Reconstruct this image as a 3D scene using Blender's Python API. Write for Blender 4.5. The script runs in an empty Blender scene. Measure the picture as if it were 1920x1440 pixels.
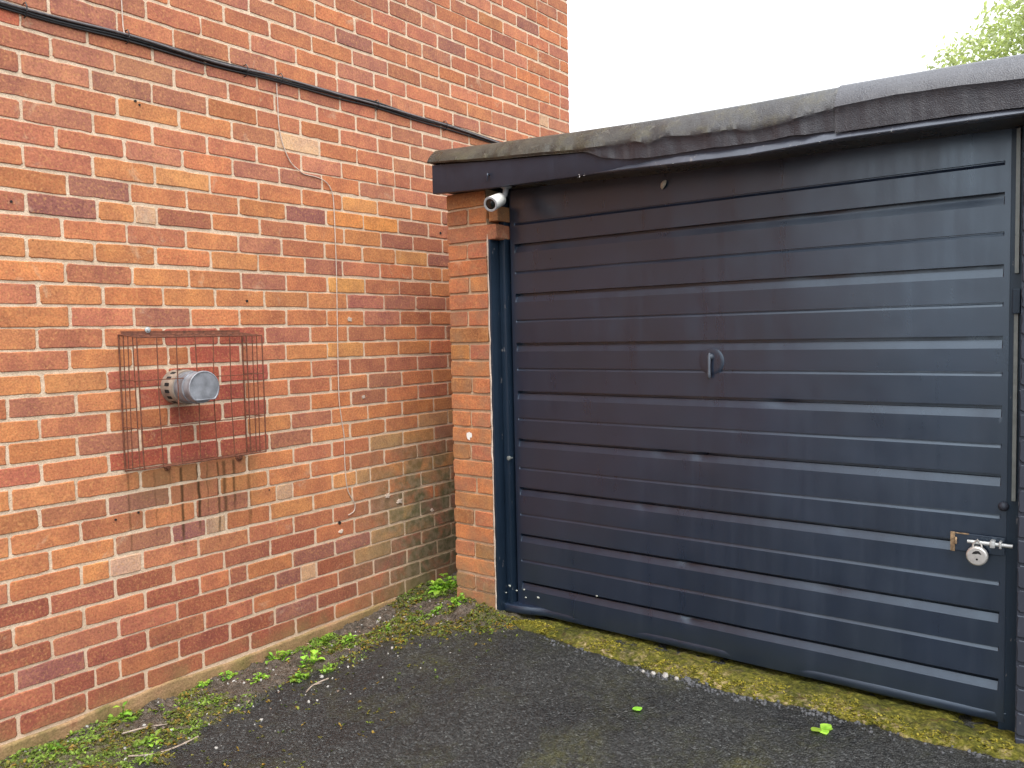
import bpy, bmesh, math, random
import numpy as np
from mathutils import Vector, Matrix, Quaternion

SC = bpy.context.scene
COL = SC.collection
rad = math.radians

# ------------------------------------------------------------------ camera
cam_d = bpy.data.cameras.new("camera")
cam_d.sensor_width = 36.0
cam_d.lens = 36.0 * 1539.09 / 1920.0
cam_d.clip_start = 0.02
cam_d.clip_end = 2000
cam = bpy.data.objects.new("camera", cam_d)
COL.objects.link(cam)
YAW, PITCH, ROLL = -0.657149, -0.0598267, -0.0223531
_cy, _sy, _cp, _sp = math.cos(YAW), math.sin(YAW), math.cos(PITCH), math.sin(PITCH)
_f = Vector((_sy * _cp, _cy * _cp, _sp))
_r = Vector((_cy, -_sy, 0))
_u = _r.cross(_f)
_R = _r * math.cos(ROLL) + _u * math.sin(ROLL)
_U = _u * math.cos(ROLL) - _r * math.sin(ROLL)
m = Matrix.Identity(4)
for i in range(3):
    m[i][0], m[i][1], m[i][2] = _R[i], _U[i], -_f[i]
m[0][3], m[1][3], m[2][3] = 2.9243, -2.7504, 1.3319
cam.matrix_world = m
SC.camera = cam

# ------------------------------------------------------------------ light
SUN_EL, SUN_AZ = rad(64), rad(135)      # azimuth clockwise from +y
w = bpy.data.worlds.new("World")
SC.world = w
w.use_nodes = True
nt = w.node_tree
bg = nt.nodes["Background"]
sky = nt.nodes.new("ShaderNodeTexSky")
sky.sky_type = 'NISHITA'
sky.sun_disc = False
sky.sun_elevation = SUN_EL
sky.sun_rotation = SUN_AZ
sky.air_density = 1.2
sky.dust_density = 6.0
hs = nt.nodes.new("ShaderNodeHueSaturation")
hs.inputs["Saturation"].default_value = 0.10      # overcast: the cloud layer takes the blue out
mx = nt.nodes.new("ShaderNodeMix")
mx.data_type = 'RGBA'
mx.inputs[0].default_value = 0.55
mx.inputs[7].default_value = (11.0, 11.3, 11.8, 1)   # even cloud light
nt.links.new(sky.outputs[0], hs.inputs["Color"])
nt.links.new(hs.outputs[0], mx.inputs[6])
# an overcast sky is brighter overhead than at the horizon
tc = nt.nodes.new("ShaderNodeTexCoord")
sx = nt.nodes.new("ShaderNodeSeparateXYZ")
mr = nt.nodes.new("ShaderNodeMapRange")
mr.inputs[1].default_value, mr.inputs[2].default_value = 0.0, 1.0
mr.inputs[3].default_value, mr.inputs[4].default_value = 1.22, 1.22
vm = nt.nodes.new("ShaderNodeVectorMath"); vm.operation = 'SCALE'
nt.links.new(tc.outputs["Generated"], sx.inputs[0])
nt.links.new(sx.outputs["Z"], mr.inputs[0])
nt.links.new(mx.outputs[2], vm.inputs[0])
nt.links.new(mr.outputs[0], vm.inputs["Scale"])
nt.links.new(vm.outputs[0], bg.inputs["Color"])
bg.inputs["Strength"].default_value = 0.10

sun_d = bpy.data.lights.new("sun", 'SUN')
sun_d.energy = 1.1
sun_d.angle = rad(35)
sun_d.color = (1.0, 0.96, 0.9)
sun = bpy.data.objects.new("sun", sun_d)
COL.objects.link(sun)
sd = Vector((math.sin(SUN_AZ) * math.cos(SUN_EL), math.cos(SUN_AZ) * math.cos(SUN_EL), math.sin(SUN_EL)))
sun.rotation_euler = (-sd).to_track_quat('-Z', 'Y').to_euler()
sun.location = sd * 30

SC.view_settings.view_transform = 'Standard'
SC.view_settings.look = 'None'
SC.view_settings.exposure = 1.15
SC.view_settings.gamma = 1.0

# ------------------------------------------------------------------ helpers
def smooth(x, a, b):
    t = np.clip((x - a) / (b - a), 0, 1)
    return t * t * (3 - 2 * t)

_tab = np.random.RandomState(7).rand(256, 256)
def vnoise(x, y, s=1.0, seed=0):
    x = np.asarray(x, float) * s + seed * 17.31
    y = np.asarray(y, float) * s + seed * 9.77
    xi, yi = np.floor(x).astype(int), np.floor(y).astype(int)
    fx, fy = x - xi, y - yi
    fx, fy = fx * fx * (3 - 2 * fx), fy * fy * (3 - 2 * fy)
    a, b = _tab[xi % 256, yi % 256], _tab[(xi + 1) % 256, yi % 256]
    c, d = _tab[xi % 256, (yi + 1) % 256], _tab[(xi + 1) % 256, (yi + 1) % 256]
    return a * (1 - fx) * (1 - fy) + b * fx * (1 - fy) + c * (1 - fx) * fy + d * fx * fy

def fbm(x, y, s=1.0, seed=0, o=3):
    v, a, n = 0, 1, 0
    for i in range(o):
        v = v + a * vnoise(x, y, s * 2 ** i, seed + i); n += a; a *= .5
    return v / n

def tag(o, label=None, cat=None, group=None, kind=None):
    if label: o["label"] = label
    if cat: o["category"] = cat
    if group: o["group"] = group
    if kind: o["kind"] = kind
    return o

def empty(name, loc, label, cat, group=None):
    o = bpy.data.objects.new(name, None)
    o.empty_display_size = .1
    o.location = loc
    COL.objects.link(o)
    return tag(o, label, cat, group)

class MB:
    """collects world-space geometry and links it as ONE mesh object"""
    def __init__(s):
        s.v, s.f, s.c = [], [], []
    def add(s, vs, fs, col=None):
        n = len(s.v)
        s.v += [tuple(v) for v in vs]
        s.f += [tuple(i + n for i in f) for f in fs]
        if col is not None:
            s.c += [col] * len(vs)
    def box(s, x0, x1, y0, y1, z0, z1, col=None, bev=0.0):
        if bev <= 0:
            vs = [(x, y, z) for z in (z0, z1) for y in (y0, y1) for x in (x0, x1)]
            s.add(vs, [(0, 2, 3, 1), (4, 5, 7, 6), (0, 1, 5, 4), (2, 6, 7, 3), (0, 4, 6, 2), (1, 3, 7, 5)], col)
        else:
            b = bmesh.new()
            bmesh.ops.create_cube(b, size=1)
            for v in b.verts:
                v.co = ((x0 + x1) / 2 + v.co.x * (x1 - x0), (y0 + y1) / 2 + v.co.y * (y1 - y0), (z0 + z1) / 2 + v.co.z * (z1 - z0))
            bmesh.ops.bevel(b, geom=b.edges[:], offset=bev, segments=2, affect='EDGES', profile=.6)
            s.bm(b, col)
    def bm(s, b, col=None):
        b.verts.index_update()
        s.add([v.co[:] for v in b.verts], [[v.index for v in f.verts] for f in b.faces], col)
        b.free()
    def tube(s, pts, r, seg=8, col=None, caps=True):
        pts = [Vector(p) for p in pts]
        rs = r if isinstance(r, (list, tuple)) else [r] * len(pts)
        vs, fs = [], []
        prev = None
        for i, p in enumerate(pts):
            d = (pts[min(i + 1, len(pts) - 1)] - pts[max(i - 1, 0)]).normalized()
            if prev is None:
                a = d.orthogonal().normalized()
            else:
                a = (prev - d * prev.dot(d)).normalized()
            prev = a
            b = d.cross(a)
            for k in range(seg):
                t = 2 * math.pi * k / seg
                vs.append(p + (a * math.cos(t) + b * math.sin(t)) * rs[i])
        for i in range(len(pts) - 1):
            for k in range(seg):
                k2 = (k + 1) % seg
                fs.append((i * seg + k, i * seg + k2, (i + 1) * seg + k2, (i + 1) * seg + k))
        if caps:
            fs.append(tuple(range(seg))[::-1])
            fs.append(tuple((len(pts) - 1) * seg + k for k in range(seg)))
        s.add(vs, fs, col)
    def lathe(s, org, axis, prof, seg=32, col=None):
        """prof: (distance along axis, radius) list; first and last are closed"""
        axis = Vector(axis).normalized()
        s.tube_like(org, axis, prof, seg, col)
    def tube_like(s, org, axis, prof, seg, col):
        org = Vector(org)
        a = axis.orthogonal().normalized()
        b = axis.cross(a)
        vs, fs = [], []
        for d, r in prof:
            for k in range(seg):
                t = 2 * math.pi * k / seg
                vs.append(org + axis * d + (a * math.cos(t) + b * math.sin(t)) * r)
        for i in range(len(prof) - 1):
            for k in range(seg):
                k2 = (k + 1) % seg
                fs.append((i * seg + k, i * seg + k2, (i + 1) * seg + k2, (i + 1) * seg + k))
        fs.append(tuple(range(seg))[::-1])
        fs.append(tuple((len(prof) - 1) * seg + k for k in range(seg)))
        s.add(vs, fs, col)
    def build(s, name, mat, parent=None, smooth_angle=None):
        me = bpy.data.meshes.new(name)
        off = Vector((0, 0, 0))
        p = parent
        while p is not None:
            off += p.location
            p = p.parent
        me.from_pydata([(v[0] - off.x, v[1] - off.y, v[2] - off.z) for v in s.v], [], s.f)
        if s.c and len(s.c) == len(s.v):
            at = me.color_attributes.new("col", 'FLOAT_COLOR', 'POINT')
            at.data.foreach_set("color", np.array([c + (1.0,) if len(c) == 3 else c for c in s.c], dtype=np.float32).ravel())
        me.materials.append(mat)
        me.validate()
        if smooth_angle:
            me.shade_smooth()
            me.set_sharp_from_angle(angle=rad(smooth_angle))
        o = bpy.data.objects.new(name, me)
        COL.objects.link(o)
        if parent is not None:
            o.parent = parent
        return o

def grid_obj(name, X, Y, Z, mat, parent=None, attrs=None, smooth_=True):
    n, k = X.shape
    me = bpy.data.meshes.new(name)
    V = np.stack([X, Y, Z], -1).reshape(-1, 3)
    idx = np.arange(n * k).reshape(n, k)
    F = np.stack([idx[:-1, :-1], idx[1:, :-1], idx[1:, 1:], idx[:-1, 1:]], -1).reshape(-1, 4)
    off = np.array(parent.location) if parent is not None else np.zeros(3)
    me.vertices.add(len(V)); me.vertices.foreach_set("co", (V - off).astype(np.float32).ravel())
    me.loops.add(F.size); me.loops.foreach_set("vertex_index", F.ravel().astype(np.int32))
    me.polygons.add(len(F)); me.polygons.foreach_set("loop_start", (np.arange(len(F)) * 4).astype(np.int32))
    me.update(calc_edges=True); me.validate()
    for a, v in (attrs or {}).items():
        at = me.attributes.new(a, 'FLOAT', 'POINT')
        at.data.foreach_set("value", v.ravel().astype(np.float32))
    me.materials.append(mat)
    if smooth_: me.shade_smooth()
    o = bpy.data.objects.new(name, me)
    COL.objects.link(o)
    if parent is not None: o.parent = parent
    return o

# ---- material node builder
class NB:
    def __init__(s, name):
        s.m = bpy.data.materials.new(name)
        s.m.use_nodes = True
        s.t = s.m.node_tree
        s.b = s.t.nodes["Principled BSDF"]
        s.pos = s.n("ShaderNodeNewGeometry").outputs["Position"]
    def n(s, t, **kw):
        x = s.t.nodes.new(t)
        for k, v in kw.items(): setattr(x, k, v)
        return x
    def put(s, sock, v):
        if isinstance(v, bpy.types.NodeSocket): s.t.links.new(v, sock)
        elif isinstance(v, (tuple, list)) and sock.type == 'RGBA' and len(v) == 3: sock.default_value = (*v, 1)
        else: sock.default_value = v
    def noise(s, scale, detail=3, rough=.55, vec=None, dist=0, stretch=None):
        x = s.n("ShaderNodeTexNoise")
        v = vec or s.pos
        if stretch:
            mp = s.n("ShaderNodeMapping"); mp.inputs["Scale"].default_value = stretch
            s.t.links.new(v, mp.inputs["Vector"]); v = mp.outputs[0]
        s.t.links.new(v, x.inputs["Vector"])
        x.inputs["Scale"].default_value = scale
        x.inputs["Detail"].default_value = detail
        x.inputs["Roughness"].default_value = rough
        x.inputs["Distortion"].default_value = dist
        return x.outputs["Fac"]
    def vor(s, scale, feature='F1', out="Distance", rnd=1.0):
        x = s.n("ShaderNodeTexVoronoi", feature=feature)
        s.t.links.new(s.pos, x.inputs["Vector"])
        x.inputs["Scale"].default_value = scale
        x.inputs["Randomness"].default_value = rnd
        return x.outputs[out]
    def ramp(s, fac, stops, interp='LINEAR'):
        x = s.n("ShaderNodeValToRGB")
        x.color_ramp.interpolation = interp
        e = x.color_ramp.elements
        while len(e) < len(stops): e.new(.5)
        for el, (p, c) in zip(e, stops):
            el.position = p
            el.color = (c, c, c, 1) if isinstance(c, (int, float)) else (*c, 1)
        s.t.links.new(fac, x.inputs[0])
        return x.outputs[0]
    def map(s, v, a, b, c=0., d=1., smoothstep=False):
        x = s.n("ShaderNodeMapRange", clamp=True)
        if smoothstep: x.interpolation_type = 'SMOOTHSTEP'
        for i, q in enumerate((v, a, b, c, d)): s.put(x.inputs[i], q)
        return x.outputs[0]
    def math(s, op, a, b=0.):
        x = s.n("ShaderNodeMath", operation=op)
        s.put(x.inputs[0], a); s.put(x.inputs[1], b)
        return x.outputs[0]
    def mix(s, f, a, b, blend='MIX'):
        x = s.n("ShaderNodeMix", data_type='RGBA', blend_type=blend)
        s.put(x.inputs[0], f); s.put(x.inputs[6], a); s.put(x.inputs[7], b)
        return x.outputs[2]
    def attr(s, name, out="Fac"):
        return s.n("ShaderNodeAttribute", attribute_name=name).outputs[out]
    def xyz(s):
        x = s.n("ShaderNodeSeparateXYZ"); s.t.links.new(s.pos, x.inputs[0])
        return x.outputs
    def bump(s, h, dist=.002, strength=1.0, base=None):
        x = s.n("ShaderNodeBump")
        x.inputs["Strength"].default_value = strength
        x.inputs["Distance"].default_value = dist
        s.t.links.new(h, x.inputs["Height"])
        if base: s.t.links.new(base, x.inputs["Normal"])
        return x.outputs[0]
    def out(s, col=None, rough=None, normal=None, **kw):
        if col is not None: s.put(s.b.inputs["Base Color"], col)
        if rough is not None: s.put(s.b.inputs["Roughness"], rough)
        if normal is not None: s.put(s.b.inputs["Normal"], normal)
        for k, v in kw.items(): s.put(s.b.inputs[k.replace("_", " ")], v)
        return s.m

def simple(name, col, rough=.6, metal=0., var=.25, scale=60, bump=.0006, spec=.5):
    b = NB(name)
    n = b.noise(scale, 4)
    c = b.mix(b.map(n, .3, .7), tuple(x * (1 - var) for x in col), tuple(min(1, x * (1 + var)) for x in col))
    nm = b.bump(b.noise(scale * 3, 3), bump)
    b.out(c, b.map(n, .3, .7, max(.05, rough - .08), rough + .08), nm)
    b.b.inputs["Metallic"].default_value = metal
    b.b.inputs["Specular IOR Level"].default_value = spec
    return b.m

# ------------------------------------------------------------------ materials
def mat_brick(name, house):
    b = NB(name)
    x, y, z = b.xyz()
    col = b.attr("col", "Color")
    blotch = b.noise(11, 4, .6, dist=.4)
    hue = b.mix(b.map(blotch, .35, .68), (.82, .80, .86), (1.14, 1.18, 1.06))
    c = b.mix(1.0, col, hue, 'MULTIPLY')
    grain = b.noise(150, 3, .6)
    c = b.mix(1.0, c, b.ramp(grain, [(.28, .66), (.5, 1.0), (.70, 1.22)]), 'MULTIPLY')
    c = b.mix(b.map(b.noise(100, 4, .65), .52, .70, 0, .55), c, (.60, .31, .12))
    pit = b.noise(95, 2, .5)
    c = b.mix(b.map(pit, .68, .76, 0, .55), c, (.09, .05, .035))
    # thin lime smears wiped over the brick faces
    sm = b.noise(5.5, 6, .68, dist=1.0)
    c = b.mix(b.map(sm, .62, .72, 0, .45), c, (.56, .42, .28))
    dirt = b.noise(1.6, 5, .6)
    c = b.mix(b.map(dirt, .35, .7, .0, .22), c, b.mix(1.0, c, (.72, .66, .62), 'MULTIPLY'))
    if house:
        # green growth on the damp corner by the garage
        g = b.noise(7, 6, .66, dist=.6)
        m1 = b.math('MULTIPLY', b.map(y, -.40, .30, 0, 1, True), b.map(z, 1.02, .55, 0, 1, True))
        m1 = b.math('MULTIPLY', m1, b.map(g, .33, .53))
        c = b.mix(b.math('MULTIPLY', m1, .95), c, b.mix(b.map(b.noise(30, 3), .4, .6), (.105, .108, .052), (.22, .185, .115)))
        gl = b.math('MULTIPLY', b.map(z, .16, .03, 0, 1, True), b.map(b.noise(6, 5), .40, .62))
        c = b.mix(b.math('MULTIPLY', gl, .6), c, (.20, .17, .07))
        dp = b.math('MULTIPLY', b.map(z, .50, .30, 0, 1, True), b.map(b.noise(2.6, 5, .6), .40, .60))
        c = b.mix(b.math('MULTIPLY', dp, .45), c, b.mix(1.0, c, (.70, .58, .62), 'MULTIPLY'))
        # rust runs under the wire guard
        ywob = b.math('ADD', y, b.math('MULTIPLY', b.math('SUBTRACT', b.noise(14, 3), .5), .016))
        pos = [(-1.262, .006, .5), (-1.161, .005, .35), (-1.10, .004, .35), (-1.054, .009, .9), (-.983, .010, 1.0), (-.945, .004, .5),
               (-.898, .007, .8), (-.870, .012, .75), (-.826, .009, .8), (-.757, .012, .5)]
        tot = None
        for k, (yy, wd, st) in enumerate(pos):
            d = b.math('ABSOLUTE', b.math('SUBTRACT', ywob, yy))
            q = b.math('MULTIPLY', b.map(d, wd * .1, wd * 1.15, 1, 0, True), st)
            q = b.math('MULTIPLY', q, b.map(z, .50 + .05 * (k % 3), .62 + .05 * (k % 3), 0, 1, True))
            tot = q if tot is None else b.math('MAXIMUM', tot, q)
        tot = b.math('MULTIPLY', tot, b.map(z, .858, .848, 0, 1))
        wash = b.math('MULTIPLY', b.math('MULTIPLY', b.map(y, -1.33, -1.2, 0, 1, True), b.map(y, -.66, -.78, 0, 1, True)),
                      b.math('MULTIPLY', b.map(z, .52, .84, 0, 1, True), b.map(z, .90, .85, 0, 1)))
        wash = b.math('MULTIPLY', wash, b.map(b.noise(16, 4, stretch=(1, 1, .35)), .35, .65, .10, .6))
        c = b.mix(wash, c, (.20, .115, .05))
        c = b.mix(b.math('MULTIPLY', tot, .93), c, (.045, .025, .009))
        # rust bleeding over the bricks inside the guard
        ins = b.math('MULTIPLY', b.math('MULTIPLY', b.map(y, -1.27, -1.2, 0, 1, True), b.map(y, -.74, -.80, 0, 1, True)),
                     b.math('MULTIPLY', b.map(z, .86, .92, 0, 1, True), b.map(z, 1.40, 1.36, 0, 1, True)))
        c = b.mix(b.math('MULTIPLY', ins, b.map(b.noise(9, 4), .35, .65, .05, .4)), c, b.mix(1.0, c, (.78, .52, .48), 'MULTIPLY'))
    else:
        g = b.noise(7, 5, .65)
        c = b.mix(b.map(b.noise(13, 4), .42, .66, 0, .45), c, (.22, .15, .095))
        c = b.mix(b.math('MULTIPLY', b.map(z, .5, .12, 0, .7, True), b.map(g, .40, .60)), c, (.19, .16, .085))
    h = b.math('ADD', b.math('MULTIPLY', grain, .5), b.noise(60, 4, .6))
    return b.out(c, .86, b.bump(h, .0022, .8), Specular_IOR_Level=.25)

M_BRICK = mat_brick("brick_house_face", True)
M_PIER = mat_brick("brick_pier_face", False)

def mat_mortar(name, c0, c1):
    b = NB(name)
    x, y, z = b.xyz()
    n = b.noise(22, 5, .65)
    c = b.mix(b.map(n, .3, .7), c0, c1)
    c = b.mix(1.0, c, b.ramp(b.noise(170, 2), [(.3, .82), (.55, 1.0), (.75, 1.08)]), 'MULTIPLY')
    c = b.mix(b.map(b.noise(2.2, 5, .65), .55, .75, 0, .4), c, (.33, .24, .16))
    g = b.math('MULTIPLY', b.math('MULTIPLY', b.map(y, -.1, .4, 0, 1, True), b.map(z, .95, .4, 0, 1, True)), b.map(b.noise(8, 5), .38, .6))
    c = b.mix(b.math('MULTIPLY', g, .65), c, (.19, .17, .08))
    lo = b.map(z, .6, .25, 0, .35, True)
    c = b.mix(lo, c, (.56, .37, .26))
    h = b.math('ADD', b.noise(75, 4, .65), b.noise(260, 2))
    return b.out(c, .93, b.bump(h, .003, .9), Specular_IOR_Level=.2)
M_MORTAR = mat_mortar("lime_mortar", (.57, .425, .295), (.73, .575, .425))
M_PIERMORTAR = mat_mortar("pier_mortar", (.46, .32, .20), (.62, .46, .31))

def mat_plinth():
    b = NB("sand_render")
    n = b.noise(9, 6, .65)
    c = b.ramp(n, [(.3, (.15, .125, .045)), (.46, (.30, .195, .095)), (.6, (.37, .225, .12)), (.75, (.31, .14, .08))])
    c = b.mix(b.map(b.noise(4, 4), .5, .7, 0, .6), c, (.21, .185, .06))
    c = b.mix(1.0, c, b.ramp(b.noise(150, 2), [(.3, .7), (.6, 1.05)]), 'MULTIPLY')
    return b.out(c, .95, b.bump(b.noise(60, 5, .7), .006, .8), Specular_IOR_Level=.2)
M_PLINTH = mat_plinth()

def mat_paint(name, base, rough=.36, dirt=.25, wood=False, chips=0.0, spec=.5, coat=0.):
    b = NB(name)
    n = b.noise(3.5, 4, .6)
    c = b.mix(b.map(n, .3, .7), tuple(v * .82 for v in base), tuple(v * 1.2 for v in base))
    st = b.noise(26, 3, .6, stretch=(1, 1, .05))        # dried run marks, straight down
    c = b.mix(b.map(st, .56, .78, 0, dirt), c, tuple(v * 1.9 + .008 for v in base))
    if chips:
        ch = b.noise(48, 3, .6, stretch=(1, 1, .35))
        c = b.mix(b.map(ch, .69 - chips, .72 - chips, 0, .8), c, (.16, .15, .15))
    r = b.map(b.math('ADD', b.math('MULTIPLY', st, .6), b.math('MULTIPLY', b.noise(9, 4), .4)), .35, .65, rough - .07, rough + .10)
    if wood:
        h = b.math('ADD', b.noise(40, 4, .6, stretch=(1, 1, .08)), b.math('MULTIPLY', b.noise(240, 2), .4))
        nm = b.bump(h, .0018, .8)
    else:
        h = b.math('ADD', b.noise(5, 2, .5), b.math('MULTIPLY', b.noise(160, 3), .10))
        nm = b.bump(h, .0035, .5)
    return b.out(c, r, nm, Specular_IOR_Level=spec, Coat_Weight=coat, Coat_Roughness=.22, Specular_Tint=(.66, .84, 1.0, 1))
M_DOOR = mat_paint("navy_door_paint", (.0085, .0140, .029), .33, .07, spec=1.0, coat=.35)
M_FRAME = mat_paint("navy_timber_paint", (.007, .015, .029), .45, .2, wood=True, chips=.015, coat=.2)
M_FASCIA = mat_paint("fascia_paint", (.023, .027, .043), .45, .2, wood=True, coat=.2)
M_SHEEN = mat_paint("wet_sheen_paint", (.055, .06, .078), .35, .5, chips=.05, coat=.6)  # lighter paint stands for the wet sheen along the fascia's lower edge
M_HANDLE = mat_paint("handle_paint", (.075, .085, .105), .35, .3, coat=.3)
M_WALLPAINT = mat_paint("navy_masonry_paint", (.032, .034, .046), .55, .2, wood=False, chips=.035)

def mat_felt(name, c0, c1, moss, rough):
    b = NB(name)
    n = b.noise(7, 6, .65)
    c = b.mix(b.map(n, .32, .68), c0, c1)
    if moss:
        px = b.xyz()[0]
        c = b.mix(b.map(px, .9, 1.9, .75, 0, True), c, b.mix(b.map(n, .3, .7), (.022, .023, .016), (.062, .060, .042)))
        c = b.mix(b.map(b.noise(18, 5, .7), .48, .66, 0, .55), c, (.085, .08, .045))
        c = b.mix(b.map(b.noise(40, 4), .60, .7, 0, .5), c, (.15, .145, .12))
    c = b.mix(1.0, c, b.ramp(b.noise(330, 2), [(.3, .6), (.5, 1.), (.72, 1.5)]), 'MULTIPLY')
    st = b.noise(30, 4, .6, stretch=(1, 1, .06))
    paint_shade = b.attr("painted")  # real paint on the old flap, painted-in shading on the newer felt
    c = b.mix(b.map(paint_shade, .0, .9), c, b.mix(b.map(st, .5, .75, 0, .5), (.028, .029, .037), (.085, .085, .092)))
    h = b.math('ADD', b.noise(330, 2), b.math('MULTIPLY', b.noise(18, 4), 1.6))
    return b.out(c, b.map(n, .3, .7, rough, rough + .15), b.bump(h, .0022, .9))
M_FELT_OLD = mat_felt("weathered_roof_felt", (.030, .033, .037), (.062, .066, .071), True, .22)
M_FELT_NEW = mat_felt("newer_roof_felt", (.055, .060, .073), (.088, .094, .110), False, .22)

M_BLACK = simple("cable_black", (.016, .016, .018), .42, var=.3)
M_CABLEGREY = simple("cable_grey", (.11, .10, .105), .5, var=.3)
M_WIRE = simple("pale_wire", (.50, .40, .33), .6, var=.2)
M_RUST = simple("rusty_wire", (.13, .042, .021), .8, var=.5, scale=80, bump=.001)
M_GALV = simple("dull_aluminium", (.27, .28, .305), .52, metal=.45, var=.3, scale=28, bump=.0004)
M_TANRING = simple("stained_ring", (.30, .24, .19), .6, metal=.3, var=.3, scale=30)
M_HOLE = simple("dark_hole", (.008, .008, .008), .9)
M_WHITEPLA = simple("white_plastic", (.78, .78, .74), .35, var=.04, scale=20)
M_GREYPLA = simple("grey_plastic", (.36, .37, .38), .45, var=.06)
M_LENS = simple("lens_glass", (.006, .008, .008), .12, var=.2)
M_STEEL = simple("brushed_steel", (.52, .51, .49), .36, metal=.6, var=.08, scale=90)
M_BOLT = simple("zinc_bolt", (.48, .50, .50), .38, metal=.5, var=.12, scale=90)
M_RUSTPLATE = simple("rusting_plate", (.22, .15, .085), .7, var=.6, scale=90)
M_STONE = simple("pale_stone", (.36, .345, .32), .8, var=.25, scale=40, bump=.003)
M_DARKSTONE = simple("broken_tarmac", (.075, .078, .085), .7, var=.4, scale=60, bump=.003)
M_SEAL = simple("pale_sealant", (.52, .42, .34), .8, var=.25, scale=30, bump=.002)
M_INSIDE = simple("dark_inside", (.02, .02, .02), .9)
M_CHIP = simple("white_flake", (.36, .38, .34), .7)
M_STUD = simple("pale_stud", (.55, .47, .36), .35, var=.3, scale=40)
M_TWIG = simple("dead_twig", (.30, .24, .19), .85, var=.4)
M_DEADLEAF = simple("dead_leaf", (.30, .21, .18), .8, var=.4)
M_RAIL = simple("galvanised_rail", (.20, .22, .21), .5, metal=.5, var=.25, scale=30)

def mat_leaf(name, c0, c1, trans=.35, rough=.45):
    b = NB(name)
    col = b.attr("col", "Color")
    c = b.mix(1.0, b.mix(b.map(b.noise(40, 2), .35, .65), c0, c1), col, 'MULTIPLY')
    b.out(c, rough)
    tr = b.n("ShaderNodeBsdfTranslucent"); b.put(tr.inputs["Color"], b.mix(1.0, c, (1.3, 1.35, .7), 'MULTIPLY'))
    ms = b.n("ShaderNodeMixShader"); ms.inputs[0].default_value = trans
    b.t.links.new(b.b.outputs[0], ms.inputs[1]); b.t.links.new(tr.outputs[0], ms.inputs[2])
    b.t.links.new(ms.outputs[0], b.t.nodes["Material Output"].inputs["Surface"])
    return b.m
M_WEED = mat_leaf("weed_leaf", (.16, .33, .035), (.29, .50, .08))
M_MOSS = mat_leaf("moss_leaf", (.11, .13, .018), (.21, .22, .045), .3, .7)
M_LITTER = mat_leaf("leaf_litter", (.13, .095, .07), (.26, .20, .16), .1, .8)
M_HAZYLEAF = mat_leaf("hazy_tree_leaf", (.36, .42, .25), (.50, .55, .37), .5, .6)  # haze and glare over the tree are put into this pale colour
M_BARK = simple("bark", (.12, .095, .07), .9, var=.4, scale=12, bump=.01)
M_WATER = NB("water").out((1, 1, 1), .02, None, Transmission_Weight=1.0, IOR=1.33)

# ------------------------------------------------------------------ ground
def ground_h(x, y):
    x = np.asarray(x, float); y = np.asarray(y, float)
    near = smooth(y, -1.15, -.12) * smooth(x, .05, .65)
    h = -.006 + .096 * near - .022 * (1 - smooth(x, .0, .16)) * (1 - smooth(y, -.5, .1))
    h = h + .055 * smooth(y, -.35, .45) * (1 - smooth(x, .2, .7))
    h = h + .055 * np.exp(-(((x - .54) / .16) ** 2 + ((y + .01) / .10) ** 2))
    return h

def soil_mask(x, y):
    wob = (fbm(x, y, 5, 3) - .5) * .34 + (fbm(x, y, 22, 5) - .5) * .12
    width = .41 + .11 * np.sin(y * 3.1 + 1.0) - .05 * smooth(y, -.9, -1.6)
    a = 1 - smooth(x + wob, width - .07, width + .07)
    # soil also fills the corner in front of the pier and behind it
    d = np.hypot((x - .42) / .42, (y - .05) / .34) + wob * 1.2
    b_ = 1 - smooth(d, .75, 1.1)
    return np.maximum(a, b_)

def axis(fine0, fine1, step, far):
    a = list(np.arange(fine0, fine1, step))
    s, v, up = step, fine1, []
    while v < far:
        up.append(v); s *= 1.35; v += s
    up.append(far)
    s, v, dn = step, fine0 - step, []
    while v > -far:
        dn.append(v); s *= 1.35; v -= s
    dn.append(-far)
    return np.array(dn[::-1] + a + up)

def mat_ground():
    b = NB("tarmac_and_soil")
    soil = b.attr("soil"); moss = b.attr("moss")
    cell = b.vor(175, out="Color")
    sp = b.n("ShaderNodeSeparateColor"); b.t.links.new(cell, sp.inputs[0])
    g = b.ramp(sp.outputs[0], [(0, .0065), (.4, .0155), (.75, .031), (.93, .050), (1, .105)])
    big = b.noise(2.3, 5, .6)
    tar = b.mix(1.0, g, b.ramp(big, [(.28, (.55, .57, .62)), (.62, (1.25, 1.26, 1.20))]), 'MULTIPLY')
    tar = b.mix(b.map(b.noise(95, 3, .6), .52, .70, 0, .55), tar, (.042, .042, .039))
    ol = b.math('MULTIPLY', b.map(b.noise(3.1, 6, .68, dist=.5), .50, .68), b.map(b.noise(45, 3), .35, .6))
    tar = b.mix(b.math('MULTIPLY', ol, .7), tar, (.044, .044, .017))
    sn = b.noise(28, 6, .7)
    so = b.ramp(sn, [(.25, (.015, .012, .008)), (.42, (.045, .036, .026)), (.57, (.095, .073, .054)), (.76, (.20, .16, .13))])
    so = b.mix(b.map(b.noise(130, 3), .55, .7, 0, .6), so, (.17, .145, .12))
    tar = b.mix(1.0, tar, (.86, .90, .93), 'MULTIPLY')
    c = b.mix(soil, tar, so)
    mo = b.ramp(b.noise(55, 4, .65), [(.3, (.03, .034, .007)), (.55, (.085, .085, .02)), (.75, (.17, .15, .045))])
    c = b.mix(b.math('MULTIPLY', moss, b.map(b.noise(24, 5, .7), .36, .60)), c, mo)
    dist = b.vor(175)
    h = b.math('SUBTRACT', b.math('MULTIPLY', b.noise(70, 4, .65), 1.3), dist)
    return b.out(c, b.map(big, .3, .7, .33, .6), b.bump(h, .0055, .9), Specular_IOR_Level=.42)
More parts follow.
